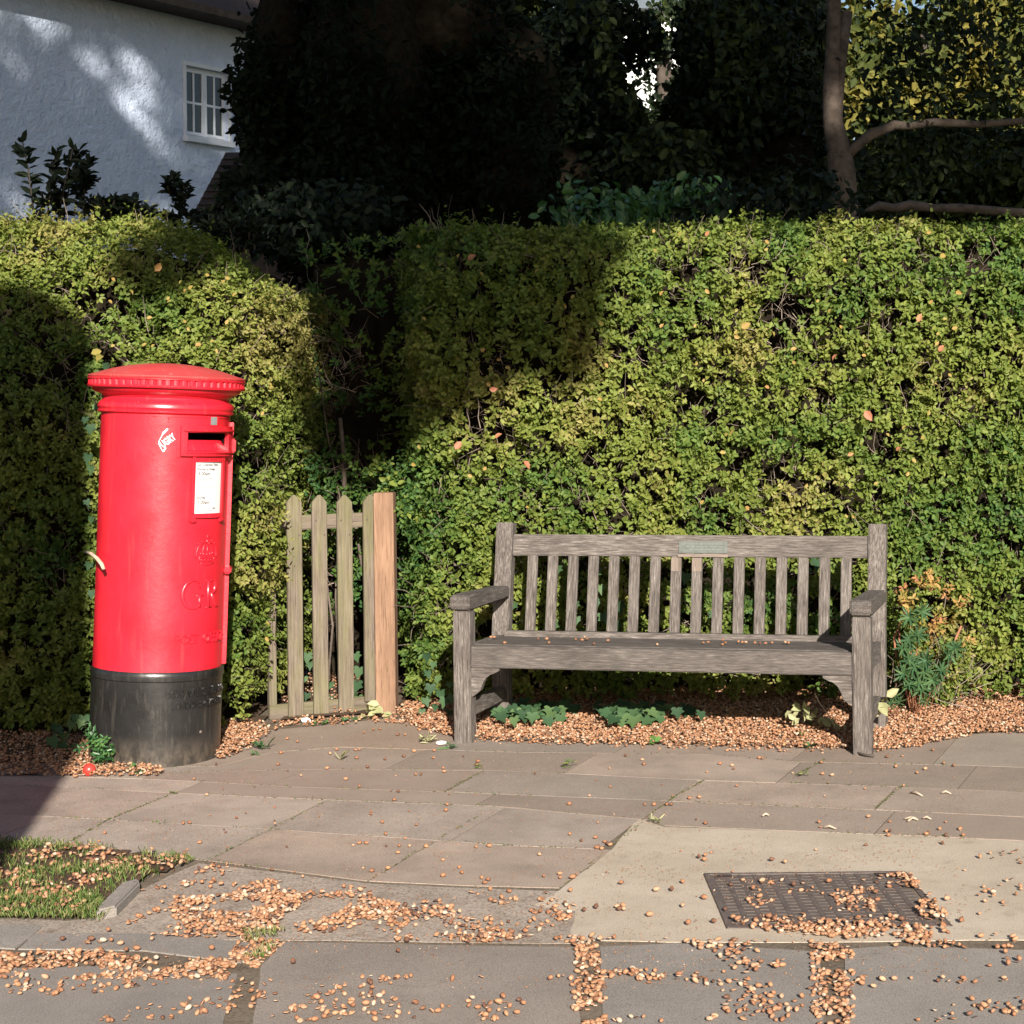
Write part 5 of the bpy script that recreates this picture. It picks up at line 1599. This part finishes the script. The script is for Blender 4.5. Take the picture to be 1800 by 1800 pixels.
for u, v in ap_ac:
    put_acorn(u, v, .005, 'loose acorn on the pale concrete ' + ('above the drain cover' if v < 1535 else 'left of the drain cover' if u < 1250 else 'or bars of the drain cover'), 'loose acorns on the concrete', 1.05)
for k in range(70):
    u, v = random.uniform(110, 1700), random.uniform(1330, 1540)
    put_acorn(u, v, .002, 'very small acorn lying on the paving slabs ' + zone(u, v), 'loose acorns on the paving slabs', random.uniform(.45, .75))
def seat_pt(u, v, z=.43):
    return G(u, v, z)
for (u, v) in ((863, 1121), (869, 1121), (887, 1131), (946, 1124), (961, 1124), (965, 1131), (1012, 1125), (1023, 1126), (1028, 1121), (1032, 1124), (1044, 1133), (1069, 1127), (1155, 1134), (1236, 1131), (1245, 1130), (1271, 1126), (1275, 1131), (1270, 1134), (1298, 1129), (1305, 1130), (1311, 1130), (1327, 1131), (1336, 1132), (1346, 1132), (1357, 1131), (1380, 1130), (1386, 1131)):
    x, y = seat_pt(u, v)
    o = link('acorn', random.choice(acorn_me), None, None, loc=(x, y, .434), rot=(random.uniform(0, 6), 0, random.uniform(0, 6)))
    k = .017 * random.uniform(.85, 1.1); o.scale = (k, k, k)
    props(o, 'acorn resting on the bench seat ' + ('at its left end' if u < 900 else 'left of its middle' if u < 1100 else 'below the plaque' if u < 1260 else 'right of its middle'), 'acorn', 'acorns on the bench seat')
for (u, v) in ((110, 1653), (160, 1653), (190, 1637), (240, 1670), (212, 1661), (222, 1672), (267, 1653), (176, 1672), (372, 1669), (443, 1660), (460, 1655), (515, 1693), (700, 1674), (715, 1655), (1280, 1680)):
    put_acorn(u, v, .006, 'single loose acorn lying on a grey kerb stone', 'loose acorns on the kerb', 1.05)

# ------------------------------------------------------------------ grass of the verge
def grass(name, label, spots, Lh):
    PPg = []
    for (px, dens, thr, sd) in spots:
        PPg.append(area_pts(px, dens, thr=thr, ns=7, seedn=sd))
    p = np.concatenate(PPg); n = len(p)
    d = np.stack([rng.normal(0, .45, n), rng.normal(0, .45, n), np.ones(n)], 1)
    l = Lh * rng.uniform(.5, 1.3, n)
    T = np.stack([np.clip(rng.normal(.6 if Lh > .02 else .85, .28, n), 0, 1), rng.uniform(.2, 1, n)], 1)
    me = leaf_mesh(name, np.concatenate([p, rng.uniform(.004, .014, (n, 1))], 1), d, rng.normal(0, 1, (n, 3)), l, np.full(n, .0035), T, fold=.1)
    return props(link(name, me, M['grass']), label, 'grass', None, 'stuff')
grass('grass', 'short patchy green grass on the verge at the left front corner', [
    ([(-500, 1450), (90, 1486), (240, 1500), (345, 1516), (320, 1530), (180, 1515), (-500, 1480)], 12000, .05, 3.0),
    ([(-500, 1530), (235, 1530), (235, 1560), (110, 1560), (-500, 1560)], 12000, .02, 5.0),
    ([(-500, 1560), (160, 1565), (195, 1605), (180, 1622), (-500, 1610)], 16000, -.1, 8.0),
    ([(-500, 1500), (330, 1510), (180, 1610), (-500, 1610)], 3500, .0, 12.0)], .024)
grass('moss_and_grass', 'dry grass and moss in the gap between the kerb stones', [([(430, 1640), (500, 1650), (470, 1690), (420, 1690)], 9000, -.02, 2.0), ([(470, 1640), (560, 1640), (520, 1652), (470, 1652)], 9000, 0, 2.0)], .018)

# ------------------------------------------------------------------ plants above the hedges
def leafy_shoot(root, pts, L, mat, dens=2, wid=.42, r0=.006):
    """upright shoot with large leaves along it; pts world"""
    loc = root.location
    tube_obj('stem', [p - loc for p in pts], [r0 * (1 - .2 * i) for i in range(len(pts))], M['bark_dark'], root, 5)
    A = []
    for a, b in zip(pts, pts[1:]):
        for k in range(dens * 3): A.append(a.lerp(b, random.random()))
    n = len(A) * 2
    Pb = np.array([list(q - loc) for q in A for _ in range(2)])
    D = rng.normal(0, 1, (n, 3)) * [1, .8, .4] + [0, 0, .55]
    l = L * rng.uniform(.7, 1.2, n)
    T = np.stack([rng.uniform(0, 1, n), rng.uniform(0, 1, n)], 1)
    me = leaf_mesh('leaves', Pb, D, rng.normal(0, .5, (n, 3)) + [0, -.6, .6], l, l * wid, T, fold=.25)
    link('leaves', me, mat, root)
def shoots(name, label, stems, Y, L, mat, cat='shrub', dens=2):
    b = P(*stems[0][0], Y)
    root = empty(name, (b.x, b.y, 0), label=label, cat=cat)
    for st in stems:
        leafy_shoot(root, [P(u, v, Y + random.uniform(-.1, .1)) for u, v in st], L, mat, dens)
    return root
shoots('laurel_shrub', 'dark leafy laurel shoots standing above the hedge at the far left', [[(80, 400), (90, 330), (100, 265)], [(100, 400), (112, 330), (128, 262)], [(148, 385), (148, 330), (150, 300), (160, 285)], [(110, 390), (125, 310), (140, 262)], [(60, 400), (80, 350), (110, 345)], [(60, 380), (50, 300), (40, 250)], [(130, 380), (140, 320), (165, 318)]], 10.6, .075, M['laurel'], dens=4)
shoots('laurel_shrub', 'low dark laurel mound showing over the left hedge before the white wall', [[(u, 400), (u + random.uniform(-6, 6), 370), (u + random.uniform(-8, 8), 352)] for u in range(168, 245, 10)] + [[(262, 405), (262, 385), (262, 366)], [(252, 400), (250, 385), (243, 368)]], 10.6, .07, M['laurel'], dens=3)
shoots('laurel_shrub', 'slender dark laurel shoot before the white wall and tiled roof', [[(318, 400), (316, 365), (305, 325), (308, 312)], [(316, 365), (328, 345), (322, 325)], [(305, 400), (300, 388), (292, 380)], [(305, 345), (296, 335), (294, 322)]], 10.6, .06, M['laurel'], dens=4)
shoots('laurel_shrub', 'dark shrub top between the left hedge and the shaded conifer', [[(u, 440), (u + random.uniform(-6, 6), 410), (u + random.uniform(-10, 10), random.uniform(372, 402))] for u in range(340, 460, 9)], 10.3, .06, M['laurel'], dens=3)

# ------------------------------------------------------------------ trees
def lump_leaves(lumps, n, L, wid=.6, shell=.35, flat=.0, tint_fn=None):
    vol = np.array([l[3] * l[4] * l[5] for l in lumps]) ** (2 / 3)
    cnt = (vol / vol.sum() * n).astype(int)
    Ps, Ns = [], []
    for (cx, cy, cz, rx, ry, rz), c in zip(lumps, cnt):
        d = rand_dirs(c)
        rr = rng.uniform(shell, 1.05, c) ** .6
        p = d * rr[:, None] * [rx, ry, rz] + [cx, cy, cz]
        Ps.append(p); Ns.append(d)
    Pp = np.concatenate(Ps); Nn = np.concatenate(Ns)
    m = len(Pp)
    nn = np.array([noise.noise(Vector(q) * 1.3) for q in Pp])
    k = nn > -.28 + rng.uniform(-.15, .15, m)
    Pp, Nn, nn = Pp[k], Nn[k], nn[k]
    m = len(Pp)
    D = rng.normal(0, 1, (m, 3)) + [0, 0, -.3]
    Nrm = unit(Nn + rng.normal(0, .7, (m, 3)))
    l = L * rng.uniform(.6, 1.3, m)
    T = np.stack([np.clip(.5 + nn * .8 + rng.normal(0, .2, m), 0, 1), rng.uniform(0, 1, m)], 1)
    return Pp, D, Nrm, l, l * wid, T

def tree(name, label, base, lumps, n, L, leafmat, trunk=None, limbs=(), barkmat=None, cat='tree', group=None, keepfn=None, wid=.6, shell=.35):
    root = empty(name, base, label=label, cat=cat, group=group)
    b = np.array(base)
    arr = lump_leaves(lumps, n, L, wid, shell)
    if keepfn is not None:
        k = keepfn(arr[0]); arr = [a[k] for a in arr]
    arr = list(arr); arr[0] = arr[0] - b
    link('crown', leaf_mesh('crown', *arr), leafmat, root, kind='stuff')
    bm_ = barkmat or M['bark_dark']
    if trunk:
        tube_obj('trunk', [Vector(p) - Vector(base) for p, r in trunk], [r for p, r in trunk], bm_, root, 14)
    for lm in limbs:
        tube_obj('limb', [Vector(p) - Vector(base) for p, r in lm], [r for p, r in lm], bm_, root, 9)
    return root

# conifer behind the hedge, its near-black leaf colour carrying deep shade
cl = []
for (u, v, ru, rv) in ((548, 330, 95, 160), (528, 180, 80, 150), (562, 60, 110, 150), (530, 380, 75, 80), (600, 200, 130, 220), (700, 130, 130, 200), (690, 330, 140, 120), (820, 250, 120, 240), (610, 0, 140, 100), (800, 60, 160, 120), (920, 300, 100, 140), (930, 130, 90, 120)):
    c = P(u - 36, v, 13.4); k = 13.4 / FOC
    cl.append((c.x, 13.4 + random.uniform(-.4, .8), c.z, ru * k, 1.0, rv * k))
ctb = P(650, 1100, 13.6); 
cx = P(640, 300, 13.6).x
cones = tree('conifer_tree', 'huge conifer in near-black shade filling the view behind the hedge left of centre', (cx, 13.8, 0), cl, 80000, .075, M['conifer'], [((cx, 13.9, 0), .3), ((cx, 13.9, 3), .26), ((cx, 13.9, 6), .15)], wid=.5, shell=.2)
# solid shaded heart of the conifer: dark blobs in place of inner shade
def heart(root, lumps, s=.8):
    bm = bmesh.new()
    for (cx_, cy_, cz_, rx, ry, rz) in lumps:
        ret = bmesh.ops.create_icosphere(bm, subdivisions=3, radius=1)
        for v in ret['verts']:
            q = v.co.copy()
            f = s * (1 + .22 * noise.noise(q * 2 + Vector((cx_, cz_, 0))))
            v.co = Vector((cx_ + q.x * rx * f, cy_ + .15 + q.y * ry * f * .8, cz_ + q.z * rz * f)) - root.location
    bm_obj('shade_heart', bm, M['core'], root, smooth=True)
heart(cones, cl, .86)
# dark shrubs and trees to the right of it
dl = []
for (u, v, ru, rv) in ((1010, 330, 100, 110), (1020, 220, 70, 150), (1050, 60, 110, 60), (1160, 330, 120, 90), (1230, 230, 75, 130), (1290, 300, 110, 130), (1300, 120, 110, 150), (1380, 220, 90, 180), (1400, 340, 120, 80), (1245, 60, 55, 70), (1400, 40, 90, 80), (1085, 260, 45, 80), (1072, 110, 22, 120), (1112, 215, 16, 40)):
    Yc = 15.5; c = P(u, v, Yc); k = Yc / FOC
    dl.append((c.x, Yc + random.uniform(-.6, .8), c.z, ru * k, 1.1, rv * k))
dx = P(1230, 300, 15.8).x
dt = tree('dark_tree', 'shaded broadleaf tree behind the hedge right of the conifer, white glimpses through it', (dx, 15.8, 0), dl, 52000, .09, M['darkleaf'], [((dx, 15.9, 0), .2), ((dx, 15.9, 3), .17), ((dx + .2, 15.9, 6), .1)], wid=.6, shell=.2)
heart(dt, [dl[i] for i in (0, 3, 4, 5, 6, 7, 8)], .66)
# low shrubs just above the hedge
for (u, lab) in ((560, 'low shaded bush with a few green leaves above the left end of the long hedge'), (1150, 'low bush with mid green leaves just above the middle of the hedge'), (1330, 'dim laurel bush above the hedge near the tree fork')):
    Yc = 11.2; lm = []
    for k in range(6):
        c = P(u + random.uniform(-90, 90), 392 + random.uniform(-25, 15), Yc); lm.append((c.x, Yc + random.uniform(-.3, .3), c.z, .35, .35, .22))
    bx = P(u, 375, Yc).x
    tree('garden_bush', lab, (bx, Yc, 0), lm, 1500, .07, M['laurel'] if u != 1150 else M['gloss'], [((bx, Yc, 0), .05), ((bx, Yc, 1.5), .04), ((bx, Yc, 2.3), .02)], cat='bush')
# forked trunk at the right
Yt = 14.0
def tp(u, v, y=Yt): return P(u, v, y)
ft = tree('forked_tree', 'tree with pale brown trunk and a long low limb reaching right above the hedge', (tp(1475, 1000).x, Yt, 0),
     [(tp(1380, 60).x, Yt + .5, tp(1380, 20).z, .8, .8, .8), (tp(1600, 20).x, Yt + .3, tp(1600, -30).z, 1.2, 1, .6), (tp(1560, 300).x, Yt + .5, tp(1560, 310).z, .55, .5, .35), (tp(1650, 160).x, Yt + .3, tp(1650, 120).z, .9, .8, .5), (tp(1600, 200).x, Yt + .8, tp(1600, 200).z, 1.0, .5, .6)], 3800, .075, M['darkleaf'],
     [((tp(1484, 1000).x, Yt, 0), .15), (tp(1484, 400), .115), (tp(1479, 300), .105), (tp(1474, 260), .088), (tp(1464, 215), .076), (tp(1462, 160), .070), (tp(1464, 100), .060), (tp(1466, 20), .055), (tp(1464, -120), .045)],
     [[(tp(1484, 282), .035), (tp(1496, 266), .042), (tp(1512, 252), .038), (tp(1531, 236), .043), (tp(1552, 229), .036), (tp(1572, 220), .038), (tp(1600, 222), .03), (tp(1640, 215), .033), (tp(1720, 219), .028), (tp(1900, 205), .02)], [(tp(1475, 280), .05), (tp(1470, 200), .05), (tp(1475, 120), .05), (tp(1490, 20), .04)]], M['bark'])
lo = tube_obj('fallen_log', [P(1520, 372, 12.0), P(1545, 362, 12.0), P(1572, 366, 12.0), P(1600, 361, 12.0), P(1640, 366, 12.0), P(1690, 366, 12.0), P(1760, 372, 12.0), P(1900, 380, 12)], [.012, .032, .028, .036, .028, .03, .03, .02], M['bark'], ft, 8)
lo.name = 'limb'
lo.location = Vector((0, 0, 0)) - ft.location
# sunlit yellow-green trees farther back
def far_tree(label, spots, Y, n, L, mat, group='trees beyond the garden'):
    lm = []
    k = Y / FOC
    for (u, v, ru, rv) in spots:
        c = P(u, v, Y); lm.append((c.x, Y + random.uniform(-.5, .5), c.z, ru * k, ru * k * .7, rv * k))
    x = float(np.mean([l[0] for l in lm])); zt = max(l[2] for l in lm)
    return tree('garden_tree', label, (x, Y, 0), lm, n, L, mat, [((x, Y, 0), .25), ((x + .2, Y, zt * .5), .2), ((x, Y, zt), .08)], (), M['bark_dark'], group=None)
far_tree('yellow-green sunlit tree seen behind the forked trunk at the right', [(1560, 190, 110, 90), (1530, 100, 80, 80), (1620, 120, 100, 100), (1680, 200, 110, 70), (1700, 60, 110, 90), (1800, 150, 120, 120), (1500, 220, 60, 60)], 27, 11000, .15, M['farleaf'])
far_tree('dark tree crown in shade at the far right edge beyond the limb', [(1640, 300, 110, 60), (1560, 330, 90, 50), (1760, 300, 120, 80), (1500, 360, 90, 40), (1700, 360, 130, 40)], 18, 12000, .12, M['darkleaf'])
far_tree('tall dark tree far behind the conifer', [(u, v, 170, 150) for u in (660, 780, 920) for v in (0, 200, 380)], 19, 30000, .14, M['darkleaf'])
far_tree('dark green tree far behind the middle of the hedge', [(1010, 300, 90, 120), (1230, 330, 90, 90), (1340, 200, 130, 170), (1290, 40, 100, 90), (1440, 330, 120, 90)], 20, 22000, .13, M['darkleaf'])
far_tree('thin leafy tree through which the white house front shows', [(1165, 130, 50, 70), (1130, 190, 45, 60), (1180, 190, 40, 70), (1180, 60, 60, 60)], 24, 2300, .10, M['darkleaf'])
far_tree('wide distant tree closing the view at the right', [(1500, 120, 160, 150), (1750, 120, 160, 170), (1600, 320, 180, 90), (1900, 250, 200, 200)], 44, 13000, .30, M['farleaf'])
far_tree('large dim tree far off beyond the frame of the house', [(-250, 150, 160, 200), (-450, 200, 160, 180)], 30, 6000, .3, M['darkleaf'])

# pale sunlit house front glimpsed through the leaves
Yp = 46
fh = empty('distant_house', (P(1130, 300, Yp).x, Yp, 0), label='sunlit white house front glimpsed through the trees in the middle', cat='house')
x0_, x1_ = P(1000, 200, Yp).x - fh.location.x, P(1240, 200, Yp).x - fh.location.x
bm_obj('wall', box_bm(x0_, x1_, 0, 6, 0, 11), M['pale_wall'], fh)
bm = bmesh.new()
vs = [bm.verts.new(p) for p in ((x0_ - .4, -.4, 10.99), (x1_ + .4, -.4, 10.99), (x1_ + .4, 6.4, 10.99), (x0_ - .4, 6.4, 10.99), (x0_ + 1, 3, 14), (x1_ - 1, 3, 14))]
for f in ((0, 1, 5, 4), (1, 2, 5), (2, 3, 4, 5), (3, 0, 4), (3, 2, 1, 0)): bm.faces.new([vs[i] for i in f])
bm_obj('roof', bm, M['slate'], fh)
for xx in (.25, .6):
    w = bm_obj('window', box_bm(x0_ + (x1_ - x0_) * xx - .5, x0_ + (x1_ - x0_) * xx + .5, -.06, .0, 3.2, 4.4), M['white_paint'], fh)
    bm_obj('pane', box_bm(x0_ + (x1_ - x0_) * xx - .4, x0_ + (x1_ - x0_) * xx + .4, -.07, -.058, 3.3, 4.3), M['glass'], w)

# ------------------------------------------------------------------ white house at the left
hw_p = Vector((P(362, 185, 26).x, 26, 0)); hw_d = Vector((math.sin(R(30.6)), math.cos(R(30.6)), 0)); hw_n = Vector((hw_d.y, -hw_d.x, 0))
def on_wall(u, v):
    x, w = ray(u, v); d = Vector((x, 1, w)); o = Vector((0, 0, CAMZ))
    return o + d * ((hw_p - o).dot(hw_n) / d.dot(hw_n))
house = empty('white_house', tuple(hw_p), (0, 0, math.atan2(hw_d.y, hw_d.x)), label='white rendered house wall with a small paned window behind the left hedge', cat='house')
def wl(u, v):
    q = on_wall(u, v) - hw_p
    return q.dot(hw_d), q.z
def wbox(name, x0, x1, y0, y1, z0, z1, mat, parent, bev=0):
    return bm_obj(name, box_bm(x0, x1, y0, y1, z0, z1, bev), mat, parent)
eave = wl(340, 97)[1] + .55
wx0, wx1 = wl(325, 120)[0], wl(400, 130)[0]
wz1 = wl(362, 122)[1]; wz0 = wl(362, 244)[1]
# wall with opening
XL, XR = -14.0, 5.0
bm = bmesh.new()
xs_ = [XL, wx0, wx1, XR]; zs_ = [0, wz0, wz1, eave]
for i in range(3):
    for j in range(3):
        if i == 1 and j == 1: continue
        bm.faces.new([bm.verts.new((x, 0, z)) for x, z in ((xs_[i], zs_[j]), (xs_[i + 1], zs_[j]), (xs_[i + 1], zs_[j + 1]), (xs_[i], zs_[j + 1]))])
for a, b in (((wx0, wz0), (wx1, wz0)), ((wx1, wz0), (wx1, wz1)), ((wx1, wz1), (wx0, wz1)), ((wx0, wz1), (wx0, wz0))):
    bm.faces.new([bm.verts.new(p) for p in ((a[0], 0, a[1]), (b[0], 0, b[1]), (b[0], .3, b[1]), (a[0], .3, a[1]))])
bm.faces.new([bm.verts.new(p) for p in ((XL, 0, 0), (XL, 8, 0), (XL, 8, eave), (XL, 0, eave))])
bm.faces.new([bm.verts.new(p) for p in ((XR, 0, 0), (XR, 8, 0), (XR, 8, eave), (XR, 0, eave))])
bm.faces.new([bm.verts.new(p) for p in ((XL, 8, 0), (XR, 8, 0), (XR, 8, eave), (XL, 8, eave))])
bmesh.ops.remove_doubles(bm, verts=bm.verts, dist=.001)
bm_obj('wall', bm, M['render_wall'], house)
bm = bmesh.new()
vs = [bm.verts.new(p) for p in ((XL - .5, -.5, eave - .06), (XR + .5, -.5, eave - .06), (XR + .5, 8.5, eave - .06), (XL - .5, 8.5, eave - .06), (XL + 2, 4, eave + 3.6), (XR - 2, 4, eave + 3.6))]
for f in ((0, 1, 5, 4), (1, 2, 5), (2, 3, 4, 5), (3, 0, 4), (3, 2, 1, 0)): bm.faces.new([vs[i] for i in f])
bm_obj('roof', bm, M['roof_tile'], house)
wbox('gutter', XL - .5, XR + .5, -.62, -.502, eave - .1, eave, M['bark_dark'], house)
fr = .035
win = bm_obj('window', box_bm(wx0, wx1, .06, .10, wz0, wz0 + fr), M['white_paint'], house)
ww = wx1 - wx0; xm = (wx0 + wx1) / 2
for (a, b, c, d) in ((wx0, wx1, wz1 - fr * 1.3, wz1), (wx0, wx0 + fr, wz0 + fr, wz1 - fr * 1.3), (wx1 - fr, wx1, wz0 + fr, wz1 - fr * 1.3), (xm - fr * .6, xm + fr * .6, wz0 + fr, wz1 - fr * 1.3)):
    wbox('frame', a, b, .055, .105, c, d, M['white_paint'], win)
for s, e in ((wx0 + fr, xm - fr * .6), (xm + fr * .6, wx1 - fr)):
    zz0, zz1 = wz0 + fr, wz1 - fr * 1.3
    c = .026
    for (a, b, cc, d) in ((s, e, zz0, zz0 + c * 1.6), (s, e, zz1 - c, zz1), (s, s + c, zz0 + c * 1.6, zz1 - c), (e - c, e, zz0 + c * 1.6, zz1 - c)):
        wbox('casement', a + .001, b - .001, .045, .085, cc, d, M['white_paint'], win)
    wbox('glazing_bar', (s + e) / 2 - .014, (s + e) / 2 + .014, .05, .08, zz0 + c * 1.6, zz1 - c, M['white_paint'], win)
    zc = (zz0 + zz1) / 2
    wbox('glazing_bar', s + c, e - c, .052, .078, zc - .016, zc + .016, M['white_paint'], win)
    wbox('curtain', s + .02, e - .02, .14, .16, zz0, zz0 + (zz1 - zz0) * .52, M['curtain'], win)
    for q in range(2):
        for r_ in range(2):
            xa = s + c + q * ((e - s) / 2 - c); xb = xa + (e - s) / 2 - c
            za = zz0 + c * 1.6 if r_ == 0 else zc; zb = zc if r_ == 0 else zz1 - c
            wbox('pane', xa + .001, xb - .001, .064, .068, za + .001, zb - .001, M['glass'], win)
wbox('dark_backing', wx0 - .02, wx1 + .02, .31, .33, wz0 - .02, wz1 + .02, M['hollow'], win)  # dark sheet close behind the panes, for the unlit depth of the room
wbox('sill', wx0 - .05, wx1 + .05, -.09, .06, wz0 - .08, wz0 - .001, M['white_paint'], win)
wbox('lintel_trim', wx0 - .05, wx1 + .05, -.035, -.002, wz1 + .001, wz1 + .05, M['white_paint'], win)
wbox('side_trim', wx0 - .04, wx0 - .001, -.03, -.002, wz0, wz1, M['white_paint'], win)
wbox('side_trim', wx1 + .001, wx1 + .04, -.03, -.002, wz0, wz1, M['white_paint'], win)

# tiled outbuilding roof before the house
Yo = 19.0
shed = empty('outbuilding', (P(400, 300, Yo).x, Yo, 0), label='brown tiled outbuilding roof between the white wall and the conifer', cat='outbuilding')
sl_ = shed.location
p0 = P(365, 276, Yo); xw = P(520, 280, Yo).x
zt, zb = P(380, 278, Yo + 1.2).z, P(340, 395, Yo).z
ncourse = 11
for i in range(ncourse):
    t0, t1 = i / ncourse, (i + 1) / ncourse
    y0, y1 = Yo + .8 * t0, Yo + .8 * t1
    z0, z1 = zb + (zt - zb) * t0, zb + (zt - zb) * t1
    xl0 = P(330 + 35 * t0, 350, Yo).x; 
    xr0 = xw
    k = xl0
    tw_ = .17
    while k < xr0:
        bm = bmesh.new()
        a, b = k + .004, min(k + tw_, xr0) - .004
        vv = [bm.verts.new(Vector(p) - sl_) for p in ((a, y0 - .03, z0), (b, y0 - .03, z0), (b, y1 + .02, z1 + .01), (a, y1 + .02, z1 + .01), (a, y0 + .005, z0 - .01), (b, y0 + .005, z0 - .01), (b, y1 + .05, z1), (a, y1 + .05, z1))]
        for f in ((0, 1, 2, 3), (7, 6, 5, 4), (0, 4, 5, 1), (3, 2, 6, 7), (0, 3, 7, 4), (1, 5, 6, 2)): bm.faces.new([vv[q] for q in f])
        bm_obj('tile', bm, M['roof_tile'], shed)
        k += tw_
bm_obj('wall', box_bm(P(345, 395, Yo).x - sl_.x, xw - sl_.x, .3, 2.5, 0, zb - .02), M['roof_tile'], shed)

# ------------------------------------------------------------------ street trees behind the camera that shade garden and hedge
sd = -sun_dir
def to_plane(p, Yp_):
    """where the ray from p back to the sun crosses y = Yp_"""
    t = (Yp_ - p.y) / sd.y
    q = p + sd * t
    return q.x, q.z
YC = -4.0
shade_px = [(500, 372), (540, 365), (700, 372), (760, 395), (880, 398), (1000, 405), (1062, 400), (1060, 440), (1012, 462), (1000, 500), (1030, 560), (1022, 598), (985, 612), (930, 590), (905, 560), (880, 590), (862, 640), (838, 690), (800, 712), (775, 700), (740, 690), (700, 745), (650, 715), (620, 760), (590, 770), (578, 700), (575, 560), (565, 500), (540, 440), (500, 400)]
shade = [to_plane(P(u, v, 9.05), YC) for u, v in shade_px]
lit_holes = [(to_plane(P(u, v, 9.0), YC), r) for u, v, r in ((660, 430, .18), (690, 500, .15), (590, 520, .14), (700, 400, .12), (620, 540, .13), (750, 405, .10), (600, 450, .12), (780, 585, .12), (640, 620, .11), (700, 600, .10), (870, 480, .09), (960, 430, .08), (820, 650, .10), (900, 540, .07))]
lsh = [to_plane(P(u, v, 8.8), YC) for u, v in ((310, 360), (430, 366), (428, 390), (310, 380))]
lsh2 = [to_plane(P(u, v, 8.7), YC) for u, v in ((228, 436), (262, 428), (325, 430), (330, 452), (285, 464), (240, 458))]
wall_holes = []
for u, v, r in ((238, 118, .30), (250, 150, .22), (165, 112, .20), (180, 125, .15), (266, 235, .22), (268, 255, .12), (232, 190, .22), (210, 180, .16), (290, 365, .16), (300, 385, .12), (395, 225, .16), (385, 205, .10), (128, 150, .10), (280, 150, .08), (130, 150, .2), (385, 212, .15), (1465, 190, .3), (1460, 150, .15), (1545, 232, .2), (1630, 218, .2)):
    p = on_wall(u, v) if u < 450 else P(u, v, 14.0)
    wall_holes.append((to_plane(p, YC), r * (1 if u < 450 else .6)))
low_line_z = to_plane(Vector((0, 9.3, 2.53)), YC)[1]
left_line = to_plane(Vector((-3, 8.95, 2.70)), YC)[1]
def proj(Q):
    """project canopy points along the sun's ray onto y = YC"""
    t = (YC - Q[:, 1]) / sd.y
    return Q[:, 0] + sd.x * t, Q[:, 2] + sd.z * t
def keep_canopy(Q):
    X, Z = proj(Q)
    wob = np.array([.10 * noise.noise(Vector((x * 1.6, z * 1.6, 0))) for x, z in zip(X, Z)])
    base = np.where(X < to_plane(Vector((-1.95, 8.9, 2.3)), YC)[0], left_line, low_line_z)
    k = (Z + wob > base) | in_poly(X + wob, Z + wob, shade) | in_poly(X, Z, lsh) | in_poly(X, Z, lsh2)
    for ((hx, hz), r) in lit_holes:
        k &= ~(((X - hx) ** 2 + (Z - hz) ** 2) ** .5 < r * rng.uniform(.5, 1.3, len(X)))
    for ((hx, hz), r) in wall_holes:
        k &= ~(((X - hx) ** 2 * 1.6 + (Z - hz) ** 2) ** .5 < r * rng.uniform(.6, 1.2, len(X)))
    return k
lum = []
for ix in range(9):
    for iz in range(6):
        lum.append((-6.5 + ix * 2.1 + random.uniform(-.4, .4), -4 + random.uniform(-.8, .8), 7.6 + iz * 2.2 + random.uniform(-.4, .4), 1.5, 1.3, 1.5))
for k in range(46):
    a_, b_ = random.uniform(min(q[0] for q in shade), max(q[0] for q in shade)), random.uniform(min(q[1] for q in shade), max(q[1] for q in shade))
    lum.append((a_, -4 + random.uniform(-.5, .5), b_, .55, .7, .5))
for pl_ in (lsh, lsh2):
    for k in range(8):
        q = random.choice(pl_); lum.append((q[0], -4, q[1], .4, .6, .4))
lum = [l for l in lum if not (l[0] > 3.2 and l[2] > 15)]
lumA = [l for l in lum if l[0] < 1.6]; lumB = [l for l in lum if l[0] >= 1.6]
tree('oak_tree', 'tall oak on the verge behind the viewer, its crown shading the gate and the garden', (-4.2, -5.5, 0), lumA, 120000, .19, M['oakleaf'],
     [((-4.2, -5.5, -.05), .42), ((-4.1, -5.5, 3), .34), ((-3.6, -5, 7), .28), ((-3.2, -4.6, 12), .16), ((-3, -4.5, 18), .05)], [[((-3.6, -5, 7), .16), ((-1.5, -4.5, 9.2), .1), ((.5, -4.2, 11), .05)], [((-3.4, -4.8, 10), .13), ((-5.5, -4.2, 12), .06)]], M['bark'], keepfn=keep_canopy, shell=.1)
tree('oak_tree', 'second tall oak behind the viewer, farther right along the road', (7.5, -5.5, 0), lumB, 120000, .19, M['oakleaf'],
     [((7.5, -5.5, -.05), .42), ((7.4, -5.5, 3), .34), ((7.0, -5, 7), .28), ((6.6, -4.6, 12), .16), ((6.4, -4.5, 18), .05)], [[((7.0, -5, 7.5), .16), ((5, -4.5, 9.2), .1), ((3.2, -4.2, 11), .05)]], M['bark'], keepfn=keep_canopy, shell=.1)

# round-topped post added unseen beside the viewer to throw the left shadow
e1 = Vector((*G(100, 1475), 0)); e2 = Vector((*G(152, 1372), 0))
sdir2 = Vector((sun_dir.x, sun_dir.y)).normalized()
yb = 1.2
# right edge of the shadow runs through e2; the added caster stands up-sun of it
tt = (e2.y - yb) / sdir2.y
ex = e2.x - sdir2.x * tt
ztop_h = P(125, 497, 8.5)
tq = (yb - ztop_h.y) / sd.y
htop = (ztop_h + sd * tq).z
rp = .62
caster = empty('shadow_caster', (ex - rp - .10, yb, 0), label='unseen round-topped shadow caster added left of the viewer', cat='tree')
tube_obj('trunk', [(0, 0, -.05), (.0, 0, .5), (0, 0, htop * .5), (0, 0, htop - .25), (0, 0, htop - .09), (0, 0, htop)], [rp + .02, rp, rp, rp, rp * .75, rp * .35], M['bark'], caster, 24)
